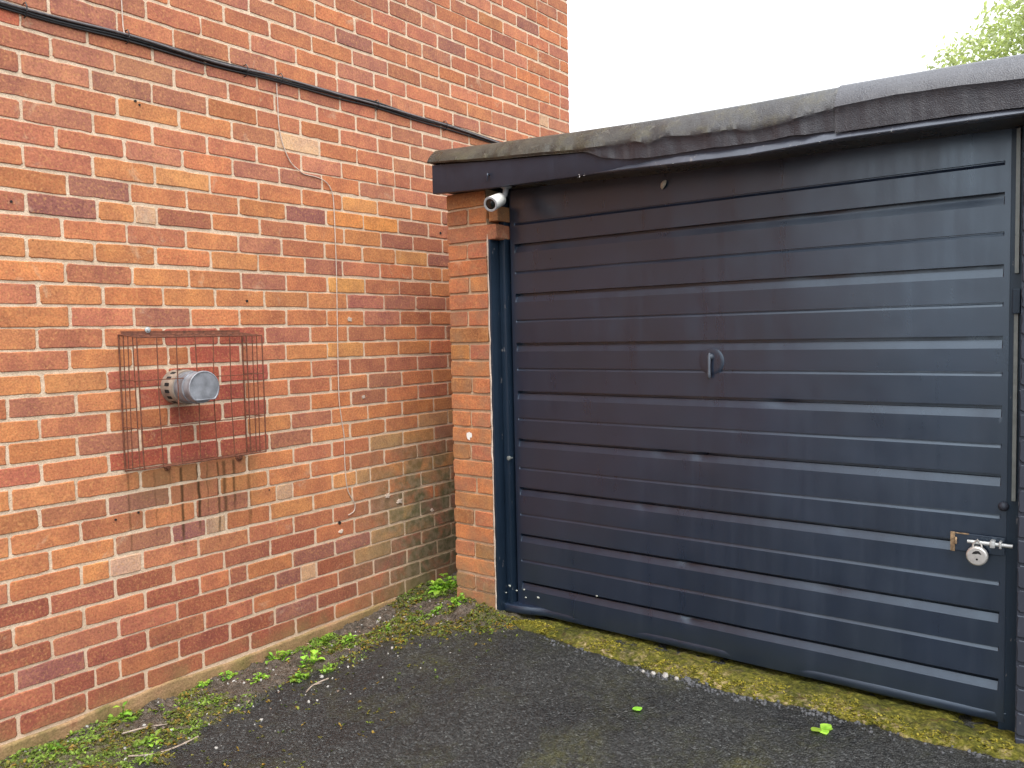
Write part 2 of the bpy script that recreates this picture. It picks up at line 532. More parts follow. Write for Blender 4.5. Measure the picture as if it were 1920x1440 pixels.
M_GROUND = mat_ground()

xs = axis(0.0, 2.95, .0075, 400.)
ys = axis(-2.1, .62, .0075, 400.)
X, Y = np.meshgrid(xs, ys, indexing='ij')
fine = smooth(X, -.2, 0) * (1 - smooth(X, 3.0, 3.6)) * smooth(Y, -3, -2.2) * (1 - smooth(Y, .7, 1.2))
S = soil_mask(X, Y)
Zg = ground_h(X, Y)
Zg = Zg + (fbm(X, Y, 1.7, 11) - .5) * .02 * smooth(X, .3, .8) * (1 - smooth(Y, -.5, -.15))
tarm = (vnoise(X, Y, 120, 1) - .5) * .0042 + (vnoise(X, Y, 62, 2) - .5) * .0040 + (fbm(X, Y, 9, 4) - .5) * .008
lump = (fbm(X, Y, 26, 8, 4) - .5) * .052 + (vnoise(X, Y, 110, 9) - .5) * .010 + .012
Zg = Zg + fine * (tarm * (1 - S) + lump * S)
MO = np.clip(S * smooth(fbm(X, Y, 4.5, 21), .36, .56) * 1.1, 0, 1)
edge = np.clip(1 - np.abs(S - .35) / .35, 0, 1) * smooth(fbm(X, Y, 6, 31), .42, .6)
MO = np.maximum(MO, edge * .9)
MO = np.maximum(MO, .55 * smooth(fbm(X, Y, 2.2, 41), .56, .72) * (1 - S) * fine)
ground = grid_obj("ground", X, Y, Zg, M_GROUND, None, {"soil": S * fine, "moss": MO * fine})
tag(ground, "dark wet tarmac with a strip of soil and moss along the brick wall", "ground", kind="structure")

_gx, _gy, _gz = xs, ys, Zg
def gz(x, y):
    i = int(np.clip(np.searchsorted(_gx, x), 0, len(_gx) - 1)); j = int(np.clip(np.searchsorted(_gy, y), 0, len(_gy) - 1))
    return float(_gz[i, j])

# ------------------------------------------------------------------ bricks
rng = random.Random(11)
C_OR = (.455, .165, .064); C_OR2 = (.425, .142, .062); C_RB = (.385, .130, .068); C_BR = (.335, .122, .075)
C_PU = (.275, .104, .078); C_YE = (.52, .225, .075); C_TAN = (.50, .30, .185); C_DR = (.30, .090, .052)
C_RED = (.33, .082, .052); C_OL = (.40, .205, .09); C_PK = (.40, .142, .082)

def brick_outline(w, h, n_l, n_s, r, jit):
    """rounded, slightly irregular rectangle centred on 0,0"""
    pts = []
    def side(ax, ay, bx, by, n):
        for i in range(n):
            t = i / n
            pts.append([ax + (bx - ax) * t, ay + (by - ay) * t])
    x, y = w / 2, h / 2
    side(-x + r, -y, x - r, -y, n_l); side(x - r, -y, x, -y + r, 2)
    side(x, -y + r, x, y - r, n_s); side(x, y - r, x - r, y, 2)
    side(x - r, y, -x + r, y, n_l); side(-x + r, y, -x, y - r, 2)
    side(-x, y - r, -x, -y + r, n_s); side(-x, -y + r, -x + r, -y, 2)
    for p in pts:
        p[0] += rng.gauss(0, jit); p[1] += rng.gauss(0, jit)
    return pts

def add_brick(mb, place, u0, u1, v0, v1, col, off=0., depth=.012, detail=True):
    """place(u, v, d): u along the wall, v up, d out of the wall"""
    w, h = u1 - u0, v1 - v0
    uc, vc = (u0 + u1) / 2, (v0 + v1) / 2
    rot = rng.gauss(0, .0035)
    if detail:
        o = brick_outline(w, h, max(3, int(w / .035)), 3, rng.uniform(.002, .007), .0009)
    else:
        o = [[-w / 2, -h / 2], [w / 2, -h / 2], [w / 2, h / 2], [-w / 2, h / 2]]
    n = len(o)
    tu, tv = rng.uniform(-.004, .004), rng.uniform(-.010, .010)
    vs = []
    for k, (ins, d) in enumerate(((0, -depth), (0, off - .0022), (.0022, off))):
        for (a, b_) in o:
            L = max(1e-6, math.hypot(a, b_))
            sx, sy = 1 - 2 * ins / w, 1 - 2 * ins / h
            aa, bb = a * sx, b_ * sy
            dd = d + (aa * tu + bb * tv if k else 0)
            vs.append(place(uc + aa - bb * rot, vc + bb + aa * rot, dd))
    fs = []
    for k in range(2):
        for i in range(n):
            j = (i + 1) % n
            fs.append((k * n + i, k * n + j, (k + 1) * n + j, (k + 1) * n + i))
    fs.append(tuple(range(2 * n, 3 * n)))
    mb.add(vs, fs, col)

SPECIAL = [((-.888, 1.959), C_YE), ((-.06, 1.978), C_YE), ((-.075, 1.883), (.56, .215, .055)), ((.149, 1.725), C_YE),
           ((-.287, 1.581), (.55, .245, .075)), ((-.425, 1.933), C_OR), ((-.371, 2.176), C_TAN), ((-1.317, .709), C_OR2),
           ((-1.482, .906), C_OR2), ((-1.2, 2.20), C_OR), ((-1.62, 2.40), (.48, .13, .07)), ((-.90, 2.20), C_OR)]
def house_col(y, z):
    for (sy_, sz), c in SPECIAL:
        if abs(y - sy_) < .112 and abs(z - sz) < .037: return c
    r = rng.random()
    up = float(smooth(z, 1.75, 2.15)); lo = float(1 - smooth(z, .42, .62))
    rt = float(smooth(y, -.5, .1))
    if -1.24 < y < -.74 and .90 < z < 1.36:
        return C_RED if r < .62 else C_OR2
    if rng.random() < lo:
        if rt > .5 and r < .55: return rng.choice([C_OL, C_BR, C_RB])
        return C_DR if r < .55 else C_RB if r < .8 else C_OR2 if r < .9 else C_PU
    if rng.random() < up:
        pal = [(C_RB, .42), (C_PK, .20), (C_BR, .25), (C_OR2, .10), (C_PU, .03)]
    elif rng.random() < rt * .75:
        if z < 1.05: pal = [(C_OR, .30), (C_YE, .20), (C_OL, .22), (C_RB, .16), (C_BR, .12)]
        else: pal = [(C_OR, .34), (C_OR2, .2), (C_RB, .2), (C_BR, .2), (C_YE, .03), (C_RB, .03)]
    else:
        pal = [(C_OR, .36), (C_OR2, .26), (C_RB, .16), (C_BR, .12), (C_PU, .04), (C_OR, .05)]
    t = 0
    for c, wgt in pal:
        t += wgt
        if r < t: return c
    return C_OR2

def vary(c, a=.065):
    k = 1 + rng.gauss(0, a)
    g_ = .3 * c[0] + .6 * c[1] + .1 * c[2]
    return tuple(max(.01, (v * .95 + g_ * .05) * 1.08 * k * (1 + rng.gauss(0, .03))) for v in c)

house = empty("brick_house", (0, 0, 0), "tall house side wall of orange and brown bricks with pale mortar", "house")
HX, HY0, HY1, HZ = -7.0, -7.5, 1.70, 5.6
mb = MB()
pl = lambda u, v, d: (d, u, v)
k = 22
while True:
    z0 = 1.69 - .075 * k
    if z0 > HZ - .08: break
    full = z0 < 3.9
    odd = (k % 2 == 1)
    y = HY0 + (.0 if odd else .1125)
    shift = rng.gauss(0, .009)
    joints = []
    j = (-1.55 if odd else -1.55 + .1125) + shift
    n0 = math.ceil((HY0 - j) / .225)
    q = j + n0 * .225
    joints.append(HY0)
    while q < HY1 - .06:
        if q - HY0 > .06: joints.append(q + rng.gauss(0, .0045))
        q += .225
    joints.append(HY1 + .005)
    dz = rng.gauss(0, .0012)
    for a, b_ in zip(joints[:-1], joints[1:]):
        ja, jb = rng.uniform(.0038, .0066), rng.uniform(.0038, .0066)
        u0, u1 = a + ja, b_ - jb
        v0, v1 = z0 + .0053 + dz + rng.gauss(0, .0011), z0 + .0697 + dz + rng.gauss(0, .0011)
        det = full and u1 > -2.6
        yc, zc = (u0 + u1) / 2, (v0 + v1) / 2
        off = rng.uniform(.0004, .0026)
        if det and rng.random() < .035 and u1 - u0 > .18:      # a cut brick: two bats
            cut = u0 + (u1 - u0) * rng.choice([.45, .52, .62])
            add_brick(mb, pl, u0, cut - .004, v0, v1, vary(house_col(yc, zc)), off)
            add_brick(mb, pl, cut + .004, u1, v0, v1, vary(C_TAN if rng.random() < .35 else house_col(yc, zc)), off)
        else:
            add_brick(mb, pl, u0, u1, v0, v1, vary(house_col(yc, zc)), off, detail=det)
    k -= 1
mb.build("wall", M_BRICK, house)
mb = MB()
mb.box(HX, -.0018, HY0, HY1 - .004, -.3, HZ)
mb.build("mortar", M_MORTAR, house)
# sandy render band at the foot of the wall
py = np.arange(-4.5, 1.69, .03)
pz = np.array([-.12, -.03, .0, .018, .030, .037, .0405])
PY, PZ = np.meshgrid(py, pz, indexing='ij')
PX = .007 + (fbm(PY, PZ, 14, 51) - .5) * .008 - .010 * (PZ > .039)
PZ2 = PZ + (PZ > .02) * ((fbm(PY, PY * 0, 6, 52, 4) - .5) * .034 - .004)
grid_obj("plinth", PX, PY, PZ2, M_PLINTH, house)
mb = MB()
mb.add([(HX, HY0, HZ + .002), (0, HY0, HZ + .002), (0, HY1, HZ + .002), (HX, HY1, HZ + .002), (HX / 2, HY0, HZ + 2), (HX / 2, HY1, HZ + 2)],
       [(0, 1, 4), (1, 2, 5, 4), (2, 3, 5), (3, 0, 4, 5), (0, 3, 2, 1)])
mb.build("roof", simple("roof_tile", (.16, .08, .06), .8), house)

for y_, z_, r_ in [(-.73, 1.495, .006), (-1.165, 2.21, .0045), (-1.15, 2.20, .004), (-1.60, 1.80, .005), (-1.315, .70, .004), (-.285, .485, .008), (-.10, 2.43, .004), (.10, 2.44, .004), (.455, 1.87, .007), (-1.23, .71, .004), (-.66, .70, .0035)]:
    mb = MB(); mb.lathe((-.004, y_, z_), (1, 0, 0), [(0, r_), (.0077, r_ * rng.uniform(.8, 1.1)), (.0079, r_ * .3)], 10)
    mb.build("drill_hole", M_HOLE, house)
for y_, z_, r_ in [(-.185, 1.42, .016), (-.115, 1.055, .012), (.10, .52, .020), (.02, .56, .016), (-.28, .445, .014), (.33, .43, .014)]:
    b_ = bmesh.new()
    n_ = 18
    vv = [b_.verts.new((.0048, y_ + math.cos(t) * r__, z_ + math.sin(t) * r__ * .7)) for t, r__ in [(i * 2 * math.pi / n_, r_ * rng.uniform(.45, 1.2)) for i in range(n_)]]
    b_.faces.new(vv)
    ret = bmesh.ops.extrude_face_region(b_, geom=b_.faces[:])
    for v in [g for g in ret["geom"] if isinstance(g, bmesh.types.BMVert)]: v.co.x -= .006
    bmesh.ops.recalc_face_normals(b_, faces=b_.faces[:])
    mb = MB(); mb.bm(b_); mb.build("plaster_smear", M_SEAL, house)

# ------------------------------------------------------------------ garage
garage = empty("brick_garage", (.455, 0, .1), "flat roofed garage with dark navy front and one orange brick pier", "garage")
GX0, GX1, GY1 = .455, 3.05, 5.2
mb = MB(); mm = MB()
def pf(u, v, d): return (u, -d, v)
def ps(u, v, d): return (GX0 - d, u, v)
def pr_(u, v, d): return (GX1 + d, -u, v)
kk = 0
z1 = 1.957
while z1 > .0:
    z0 = z1 - .0735
    jz = rng.gauss(0, .001)
    v0, v1 = z0 + .0058 + jz, z1 - .0045 + jz
    cp = lambda: vary(rng.choice([C_OR2, C_OR2, C_RB, C_OR, (.36, .15, .05), (.34, .13, .05)]))
    xr = .688
    if kk in (1, 2) : xr = .742
    if kk % 2 == 0:
        add_brick(mb, pf, GX0 + rng.uniform(.001, .006), xr - rng.uniform(.004, .008), v0, v1, cp(), rng.uniform(0, .004), .09)
    else:
        c_ = .570 + rng.gauss(0, .006)
        add_brick(mb, pf, GX0 + rng.uniform(.001, .006), c_ - .005, v0, v1, cp(), rng.uniform(0, .004), .09)
        add_brick(mb, pf, c_ + .006, .688 - rng.uniform(.004, .008), v0, v1, cp(), rng.uniform(0, .004), .09)
        if kk == 1: add_brick(mb, pf, .692, .742, v0, v1, cp(), -.004, .09)
    u = .10 + (.1125 if kk % 2 else 0)
    while u < GY1 - .3:
        add_brick(mb, ps, u + .005, u + .22, v0, v1, cp(), .001, .012, detail=False)
        if u > .2: add_brick(mb, pr_, -u - .22, -u - .005, v0, v1, cp(), .002, .012, detail=False)
        u += .225
    z1 = z0; kk += 1
mb.build("wall", M_PIER, garage)
mm.box(GX0 + .006, .681, .0055, .24, -.2, 1.955)
mm.box(GX0 + .003, GX0 + .2, .26, GY1, -.2, 1.955)
mm.box(GX0 + .2, GX1, GY1 - .2, GY1 - .01, -.2, 1.955)
mm.box(GX1 - .2, GX1, .26, GY1 - .21, -.2, 1.955)
mm.build("mortar", M_PIERMORTAR, garage)
# pale smear of plaster on the pier and the ragged sealant line down its edge
b_ = bmesh.new()
vv = [b_.verts.new((.560 + math.cos(t) * r, -.0052, .893 + math.sin(t) * r * 1.5)) for t, r in
      [(i * math.pi / 7, .014 * rng.uniform(.6, 1.2)) for i in range(14)]]
b_.faces.new(vv[::-1])
mb = MB(); mb.bm(b_); mb.build("plaster_smear", M_WHITEPLA, garage)
mb = MB()
pts = [(.6885 + rng.gauss(0, .0012), .0005, z) for z in np.arange(.12, 1.80, .035)]
mb.tube(pts, [rng.uniform(.003, .0062) for _ in pts], 6)
mb.build("sealant", M_SEAL, garage)

# door frame: two boards on the left, painted brick jamb and rail on the right
fr = MB()
fr.box(.690, .7025, -.002, .073, .095, 1.800, bev=.002)          # painted board lining the brick reveal
fr.box(.7035, .7345, .056, .10, .095, 1.955, bev=.004)
fr.box(.716, .720, .0535, .0562, .16, 1.9)
fr.build("door_frame", M_FRAME, garage, 40)
hd = MB()
hd.box(.697, 2.645, .045, .09, 1.905, 1.985)
hd.build("door_header", M_FRAME, garage)
mb = MB()
z1, kk = 1.957, 0
while z1 > .02:
    z0 = z1 - .0735
    xs_ = [2.641, 2.866] if kk % 2 == 0 else [2.641, 2.751, 2.866]
    xs_ = xs_ + [GX1]
    for a, c in zip(xs_[:-1], xs_[1:]):
        add_brick(mb, pf, a + .003, c - .003, z0 + .0045, z1 - .0045, (.5, .5, .5), rng.uniform(0, .003), .10)
    z1 = z0; kk += 1
mb.box(2.643, GX1, .003, .25, -.1, 1.955, (.5, .5, .5))
mb.build("painted_jamb", M_WALLPAINT, garage)
mb = MB()
mb.box(2.6275, 2.6375, .020, .045, .82, 1.43); mb.box(2.6275, 2.6375, .020, .045, 1.475, 1.88)
mb.build("door_rail", M_RAIL, garage)
mb = MB(); mb.box(2.590, 2.642, .085, .12, .09, 1.955)
mb.build("side_post", M_FRAME, garage)
mb = MB(); mb.box(2.624, 2.644, .004, .018, 1.36, 1.43, bev=.002)
mb.build("rail_bracket", M_FRAME, garage)
mb = MB()
mb.box(.70, 2.85, .40, .41, .0, 1.95)
mb.build("dark_interior", M_INSIDE, garage)

# garage door leaf: pressed horizontal ribs
MAJ = [1.709, 1.503, 1.297, 1.095, .893, .686, .486, .281]
MIN = [1.797, 1.596, 1.394, 1.192, .982, .773, .574, .376]
zs = {.151, .156, 1.93}
for z in np.arange(.16, 1.93, .02): zs.add(round(float(z), 4))
for z in MAJ: zs |= {z + .0004, z, z - .004, z - .008, z - .0112, z - .0118, z - .0145, z - .020, z - .030, z - .036}
for z in MIN: zs |= {z + .0006, z, z - .003, z - .006, z - .0095, z - .012}
zs = np.array(sorted(zs))
def rib_depth(z):
    d = np.zeros_like(z)
    for q in MAJ:
        t = (q - z)
        d = np.maximum(d, np.where((t >= 0) & (t <= .036), np.where(t < .0115, .034, .0102 * np.clip((.036 - t) / .0235, 0, 1)), 0))
    for q in MIN:
        t = (q - z)
        d = np.maximum(d, np.where((t >= 0) & (t <= .012), .0058 * np.clip((.012 - t) / .0095, 0, 1), 0))
    return d
# the ribs were measured on the pier face; the leaf hangs 8 cm further back and is that much larger
SETB, KB = .047, 1.0295
def bx_(x): return 2.9243 + (x - 2.9243) * KB
def bz_(z): return 1.3319 + (z - 1.3319) * KB
def set_back(o):
    off = Vector((0, 0, 0)); p = o.parent
    while p is not None: off += p.location; p = p.parent
    for v in o.data.vertices:
        q = v.co + off
        v.co = Vector((bx_(q.x), q.y + SETB, bz_(q.z))) - off
    o.data.update()
    return o
DX0, DX1 = .802, 2.618
dx = np.array([DX0, DX0 + .002] + list(np.arange(DX0 + .008, .829, .007)) + [.8300, .8325] + list(np.linspace(.84, 2.59, 130)) + [2.5965, 2.599] + list(np.arange(2.604, 2.616, .005)) + [DX1])
XX, ZZ = np.meshgrid(dx, zs, indexing='ij')
ribw = ((XX > .831) & (XX < 2.598)).astype(float)
dents = 0
for (cx_, cz_, s_, a_) in [(1.60, .47, .035, .006), (1.61, .262, .03, .009), (1.50, .876, .03, .004), (1.66, .872, .03, .005), (1.42, .665, .03, .004),
                           (1.95, 1.08, .05, .003), (2.1, .47, .06, .003)]:
    dents = dents + a_ * np.exp(-(((XX - cx_) / s_) ** 2 + ((ZZ - cz_) / .012) ** 2))
wav = (fbm(XX, ZZ, 2.3, 61) - .5) * .007 + (fbm(XX, ZZ, 7, 62) - .5) * .0022
crease = .0008 * np.exp(-((XX - 1.605) / .006) ** 2) * (ZZ < 1.0)
YY = .036 + rib_depth(ZZ) * ribw * (1 - .12 * vnoise(XX, ZZ, 9, 63)) + wav * smooth(XX, .83, .95) * (1 - smooth(XX, 2.5, 2.6)) + dents + crease
YY[:2] += np.array([.026, .004])[:, None]; YY[-1] += .026
def door_y(x_, z_): return float(YY[int(np.argmin(np.abs(dx - x_))), int(np.argmin(np.abs(zs - z_)))])
door = grid_obj("door", XX, YY, ZZ, M_DOOR, garage)
door.data.set_sharp_from_angle(angle=rad(14))
mb = MB(); mb.box(DX0 + .002, DX1 - .002, .088, .098, .152, 1.93); mb.build("door_back", M_INSIDE, garage)
# heavier bottom rail that runs past the left frame
mb = MB()
n = 60
xsb = np.linspace(.694, 2.619, n)
vs, fs = [], []
for i, xx in enumerate(xsb):
    wv = float(fbm(xx, 0, 3, 71) - .5) * .006
    e = .003 if i in (0, n - 1) else 0
    k_ = float(smooth(xx, .80, .98)); fy = -.0055 + .0400 * k_
    for (yy, z_) in [(.060, .146), (fy + .008 + e, .1465), (fy + .002 + e, .149), (fy + e, .155), (fy + .001 + e, .176), (fy + .003, .179), (fy + .006, .181), (.045, .182)]:
        vs.append((xx, yy + wv * .2, z_ + wv * .5))
for i in range(n - 1):
    for j in range(7): fs.append((i * 8 + j, (i + 1) * 8 + j, (i + 1) * 8 + j + 1, i * 8 + j + 1))
fs += [tuple(range(8)), tuple((n - 1) * 8 + j for j in range(8))[::-1]]
mb.add(vs, fs)
mb.build("bottom_rail", M_DOOR, door, 50)
# turn handle with its round plate
mb = MB()
hy = min(door_y(1.66, 1.222), door_y(1.70, 1.222), door_y(1.745, 1.222))
mb.lathe((1.703, hy, 1.222), (0, -1, 0), [(-.006, .049), (.0006, .047), (.0016, .044), (.0019, .03), (.002, .001)], 36)
hp = mb.build("handle_plate", M_DOOR, door, 40)
mb = MB()
mb.lathe((1.700, hy, 1.238), (0, -1, 0), [(0, .011), (.012, .010), (.016, .006), (.017, .002)], 20)
mb.tube([(1.700, hy - .014, 1.252), (1.700, hy - .016, 1.24), (1.699, hy - .016, 1.20), (1.699, hy - .016, 1.180), (1.699, hy - .016, 1.168), (1.699, hy - .014, 1.161)],
        [.003, .0058, .0050, .0062, .0068, .003], 12)
mb.build("handle", M_HANDLE, hp, 50)
mb = MB()
sy = door_y(1.523, 1.867)
mb.tube([(1.531, sy - .004, 1.880), (1.529, sy - .010, 1.874), (1.524, sy - .012, 1.866), (1.519, sy - .009, 1.857), (1.516, sy - .003, 1.851)], [.003, .0075, .009, .0065, .002], 12)
mb.build("stud", M_STUD, door, 60)["label"] = "small pale teardrop shaped stud near the top of the door"
# bolt heads
mb = MB(); mb.lathe((2.607, .030, .800), (0, -1, 0), [(0, .014), (.003, .014), (.010, .011), (.014, .006), (.015, .001)], 20)
mb.build("bolt_head", M_WALLPAINT, door, 40)["label"] = "round painted bolt head near the right edge"
mb = MB(); mb.lathe((.802, .024, .809), (0, -1, .1), [(0, .004), (.018, .004), (.019, .009), (.028, .009), (.030, .002)], 16)
mb.build("bolt_head", M_RAIL, door, 40)["label"] = "small bolt end at the left edge"
# sliding bolt on its rusting plate
mb = MB()
mb.box(2.474, 2.612, .0235, .0265, .655, .708, bev=.001)
bp = mb.build("bolt_plate", M_DOOR, door)
mb = MB()
mb.box(2.4705, 2.483, .020, .0232, .652, .711, bev=.001); mb.tube([(2.486, .020, .676), (2.487, .009, .680), (2.487, .008, .689), (2.486, .019, .694)], .003, 8)
mb.box(2.484, 2.52, .0205, .0232, .7065, .710)
mb.build("staple", M_RUSTPLATE, bp, 40)
mb = MB()
mb.tube([(2.518, .006, .690), (2.530, .006, .690), (2.634, .006, .690)], [.0050, .0058, .0058], 14)
mb.build("sliding_bolt", M_BOLT, bp, 40)
mb = MB()
for a, c in ((2.577, 2.590), (2.600, 2.607)):
    mb.box(a, c, -.004, .0233, .680, .7005, bev=.002)
mb.build("bolt_guide", M_BOLT, bp, 40)
# paint flakes near the bottom left corner
for (xx, zz_, s_) in [(.789, .259, .009), (.806, .234, .0065), (.846, .246, .008), (.854, .213, .007), (.919, .224, .009), (.768, .226, .005), (1.209, .283, .007)]:
    yb = .030 if xx > .8 else .003
    mb = MB()
    b_ = bmesh.new()
    bmesh.ops.create_icosphere(b_, subdivisions=1, radius=s_ * .8)
    for v in b_.verts:
        v.co = Vector((v.co.x * rng.uniform(.8, 1.3) + xx, v.co.y * .45 + yb, v.co.z * rng.uniform(.5, .9) + zz_))
    mb.bm(b_)
    mb.build("paint_flake", M_CHIP, door, 60)

for o in [door] + [c for c in garage.children if c.name.startswith(("door_back", "door_rail", "rail_bracket", "door_header"))]: set_back(o)
def all_below(o):
    r = []
    for c in o.children: r += [c] + all_below(c)
    return r
for o in all_below(door): set_back(o)

# roof slab
def interp(x, pts): return np.interp(x, [p[0] for p in pts], [p[1] for p in pts])
TOP = [(.44, 2.150), (.79, 2.130), (1.15, 2.112), (1.52, 2.097), (1.86, 2.089), (2.15, 2.086), (2.65, 2.074), (3.2, 2.06)]
FASB = [(.44, 1.953), (.74, 1.940), (1.29, 1.927), (1.87, 1.906), (2.17, 1.912), (2.65, 1.902), (3.2, 1.893)]
FOLD = [(.44, 2.089), (.76, 2.060), (1.24, 2.024), (1.46, 2.016), (1.51, 2.001), (1.58, 2.016), (1.667, 2.003), (1.749, 2.000), (1.828, 1.998), (1.879, 1.986), (1.98, 1.990), (2.05, 1.997), (2.16, 2.008), (3.2, 1.995)]
LOW = [(.44, 2.084), (.76, 2.051), (1.235, 2.014), (1.262, 2.006), (1.315, 1.980), (1.396, 1.962), (1.507, 1.951), (1.719, 1.950), (1.851, 1.944), (2.002, 1.944), (2.164, 1.941), (3.2, 1.92)]
NF = [(2.14, 2.008), (2.33, 2.012), (2.50, 2.005), (2.65, 1.993), (3.2, 1.985)]
NL = [(2.14, 1.932), (2.36, 1.928), (2.5, 1.925), (2.65, 1.918), (3.2, 1.905)]
mb = MB()
nx = 24
xr_ = np.linspace(.475, 3.12, nx)
vs, fs = [], []
for xx in xr_:
    t = float(interp(xx, TOP)) - .012
    vs += [(xx, -.045, t - .16), (xx, -.052, t - .02), (xx, -.03, t), (xx, GY1 + .05, t - .10), (xx, GY1 + .05, t - .24)]
for i in range(nx - 1):
    for j in range(5): fs.append((i * 5 + j, (i + 1) * 5 + j, (i + 1) * 5 + (j + 1) % 5, i * 5 + (j + 1) % 5))
fs += [tuple(range(5)), tuple((nx - 1) * 5 + j for j in range(5))[::-1]]
mb.add(vs, fs)
roof = mb.build("roof", M_FELT_OLD, garage)
# fascia board
mb = MB(); vs, fs = [], []
nx = 70
for xx in np.linspace(.452, 3.14, nx):
    lo_ = float(interp(xx, FASB)) + float(fbm(xx, 0, 9, 81) - .5) * .002
    hi_ = float(interp(xx, FOLD if xx < 2.17 else NF)) - .012
    yo = -.082 + float(fbm(xx, 1, 3, 82) - .5) * .004
    vs += [(xx, yo + .027, lo_), (xx, yo + .002, lo_), (xx, yo, lo_ + .003), (xx, yo, hi_), (xx, yo + .027, hi_)]
for i in range(nx - 1):
    for j in range(5): fs.append((i * 5 + j, (i + 1) * 5 + j, (i + 1) * 5 + (j + 1) % 5, i * 5 + (j + 1) % 5))
fs += [tuple(range(5)), tuple((nx - 1) * 5 + j for j in range(5))[::-1]]
mb.add(vs, fs)
fascia = mb.build("fascia_board", M_FASCIA, garage, 40)
mb = MB()
mb.tube([(.771, -.080, 1.992), (.771, -.094, 1.994), (.774, -.098, 1.987), (.772, -.096, 1.972), (.768, -.094, 1.966)], [.004, .0045, .004, .0035, .002], 8)
mb.build("hook", M_FASCIA, fascia, 40)
mb = MB(); vs, fs = [], []  # added strip: the fascia's wet sheen put into a tilted, lighter painted lip
xd_ = np.linspace(1.285, 3.14, 90)
for i, xx in enumerate(xd_):
    lo_ = float(interp(xx, FASB)) - .0015
    h_ = .0225 * float(smooth(xx, 1.28, 1.55)) + .004 + float(fbm(xx, 2, 17, 85) - .5) * .005
    y_ = -.097 + float(fbm(xx, 3, 12, 86) - .5) * .004
    vs += [(xx, -.060, lo_), (xx, y_, lo_), (xx, y_ - .0015, lo_ + .003), (xx, -.0835, lo_ + h_), (xx, -.060, lo_ + h_)]
n_ = len(xd_)
for i in range(n_ - 1):
    for j in range(5): fs.append((i * 5 + j, (i + 1) * 5 + j, (i + 1) * 5 + (j + 1) % 5, i * 5 + (j + 1) % 5))
fs += [tuple(range(5)), tuple((n_ - 1) * 5 + j for j in range(5))[::-1]]
mb.add(vs, fs)
mb.build("wet_sheen_strip", M_SHEEN, fascia, 50)
# soffit closing the overhang between fascia and door head
mb = MB(); mb.box(.474, 3.1, -.050, .20, 1.960, 1.972); mb.build("soffit", M_FRAME, garage)

def felt(name, x0, x1, mat, fold, low, extra, lift, wrinkle):
    xs_ = np.arange(x0, x1 + 1e-6, .011)
    prof = []
    for xx in xs_:
        t = float(interp(xx, TOP)) + lift
        fo = float(interp(xx, fold)); lo_ = float(interp(xx, low))
        wv = float(fbm(xx, 0, 14, extra) - .5) * wrinkle
        wv2 = float(fbm(xx, 0, 26, extra + 3) - .5) * wrinkle
        wl = float(fbm(xx, 0, 19, extra + 5) - .5) * wrinkle * .9
        yf = -.098 - lift + wv
        row = [(2.6, t - .06), (.5, t - .012), (.02, t - .001), (-.022, t), (-.040, t - .003), (-.052, t - .010)]
        # forward sloping face down to the fold
        for q in (.25, .5, .75, 1.0):
            row.append((-.052 + (yf + .052) * q - .006 * math.sin(q * 3.14), (t - .010) + (fo - t + .010) * q))
        row.append((yf + .004, fo - .006))
        L = max(.004, fo - lo_)
        for q in (.3, .6, .85, 1.0):
            row.append((yf + .006 + (wv2 * .9 if L > .02 else 0) * math.sin(q * 2.4), fo - .006 - (L - .006) * q + (wl if q == 1.0 and L > .02 else 0) * .5))
        # turned-back edge gives the sheet its thickness
        y_, z_ = row[-1]
        row += [(y_ + .005, z_ + .001), (y_ + .006, z_ + .012)]
        prof.append(row)
    P = np.array(prof)
    Xg = np.repeat(xs_[:, None], P.shape[1], 1)
    j = (fbm(Xg, P[:, :, 1], 25, extra + 7) - .5) * wrinkle * .35
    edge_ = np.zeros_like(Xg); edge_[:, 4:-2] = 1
    paint_shade = np.zeros_like(Xg); paint_shade[:, 10:] = 1; paint_shade[:, 9] = .2 if wrinkle > .01 else .8
    if wrinkle < .01: paint_shade[:, 6] = .08; paint_shade[:, 7] = .22; paint_shade[:, 8] = .42; paint_shade[:, 9] = .62; paint_shade[:, 10] = .85  # newer felt: shading down its curved front is put into the colour
    else: paint_shade *= smooth(Xg, 1.23, 1.30)
    o = grid_obj(name, Xg, P[:, :, 0] + j * edge_, P[:, :, 1] + j * edge_ * .4, mat, garage, {"painted": paint_shade})
    o.data.set_sharp_from_angle(angle=rad(55))
    return o
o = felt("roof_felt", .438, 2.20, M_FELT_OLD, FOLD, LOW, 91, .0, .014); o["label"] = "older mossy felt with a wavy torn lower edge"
# solid end of the rolled felt at the left
mb = MB()
t = 2.150
pr = [(-.022, t - .002), (-.040, t - .005), (-.052, t - .012), (-.075, t - .035), (-.096, 2.092), (-.094, 2.086), (-.04, 2.08), (-.02, 2.09)]
mb.add([(.440, a, c) for a, c in pr] + [(.452, a, c) for a, c in pr], [tuple(range(8)), tuple(range(15, 7, -1))] + [(i, 8 + i, 8 + (i + 1) % 8, (i + 1) % 8) for i in range(8)])
mb.build("felt_end", M_FASCIA, garage)
o = felt("roof_felt", 2.155, 3.16, M_FELT_NEW, NF, NL, 101, .0045, .006); o["label"] = "newer smooth grey felt sheet lapped over the old one"

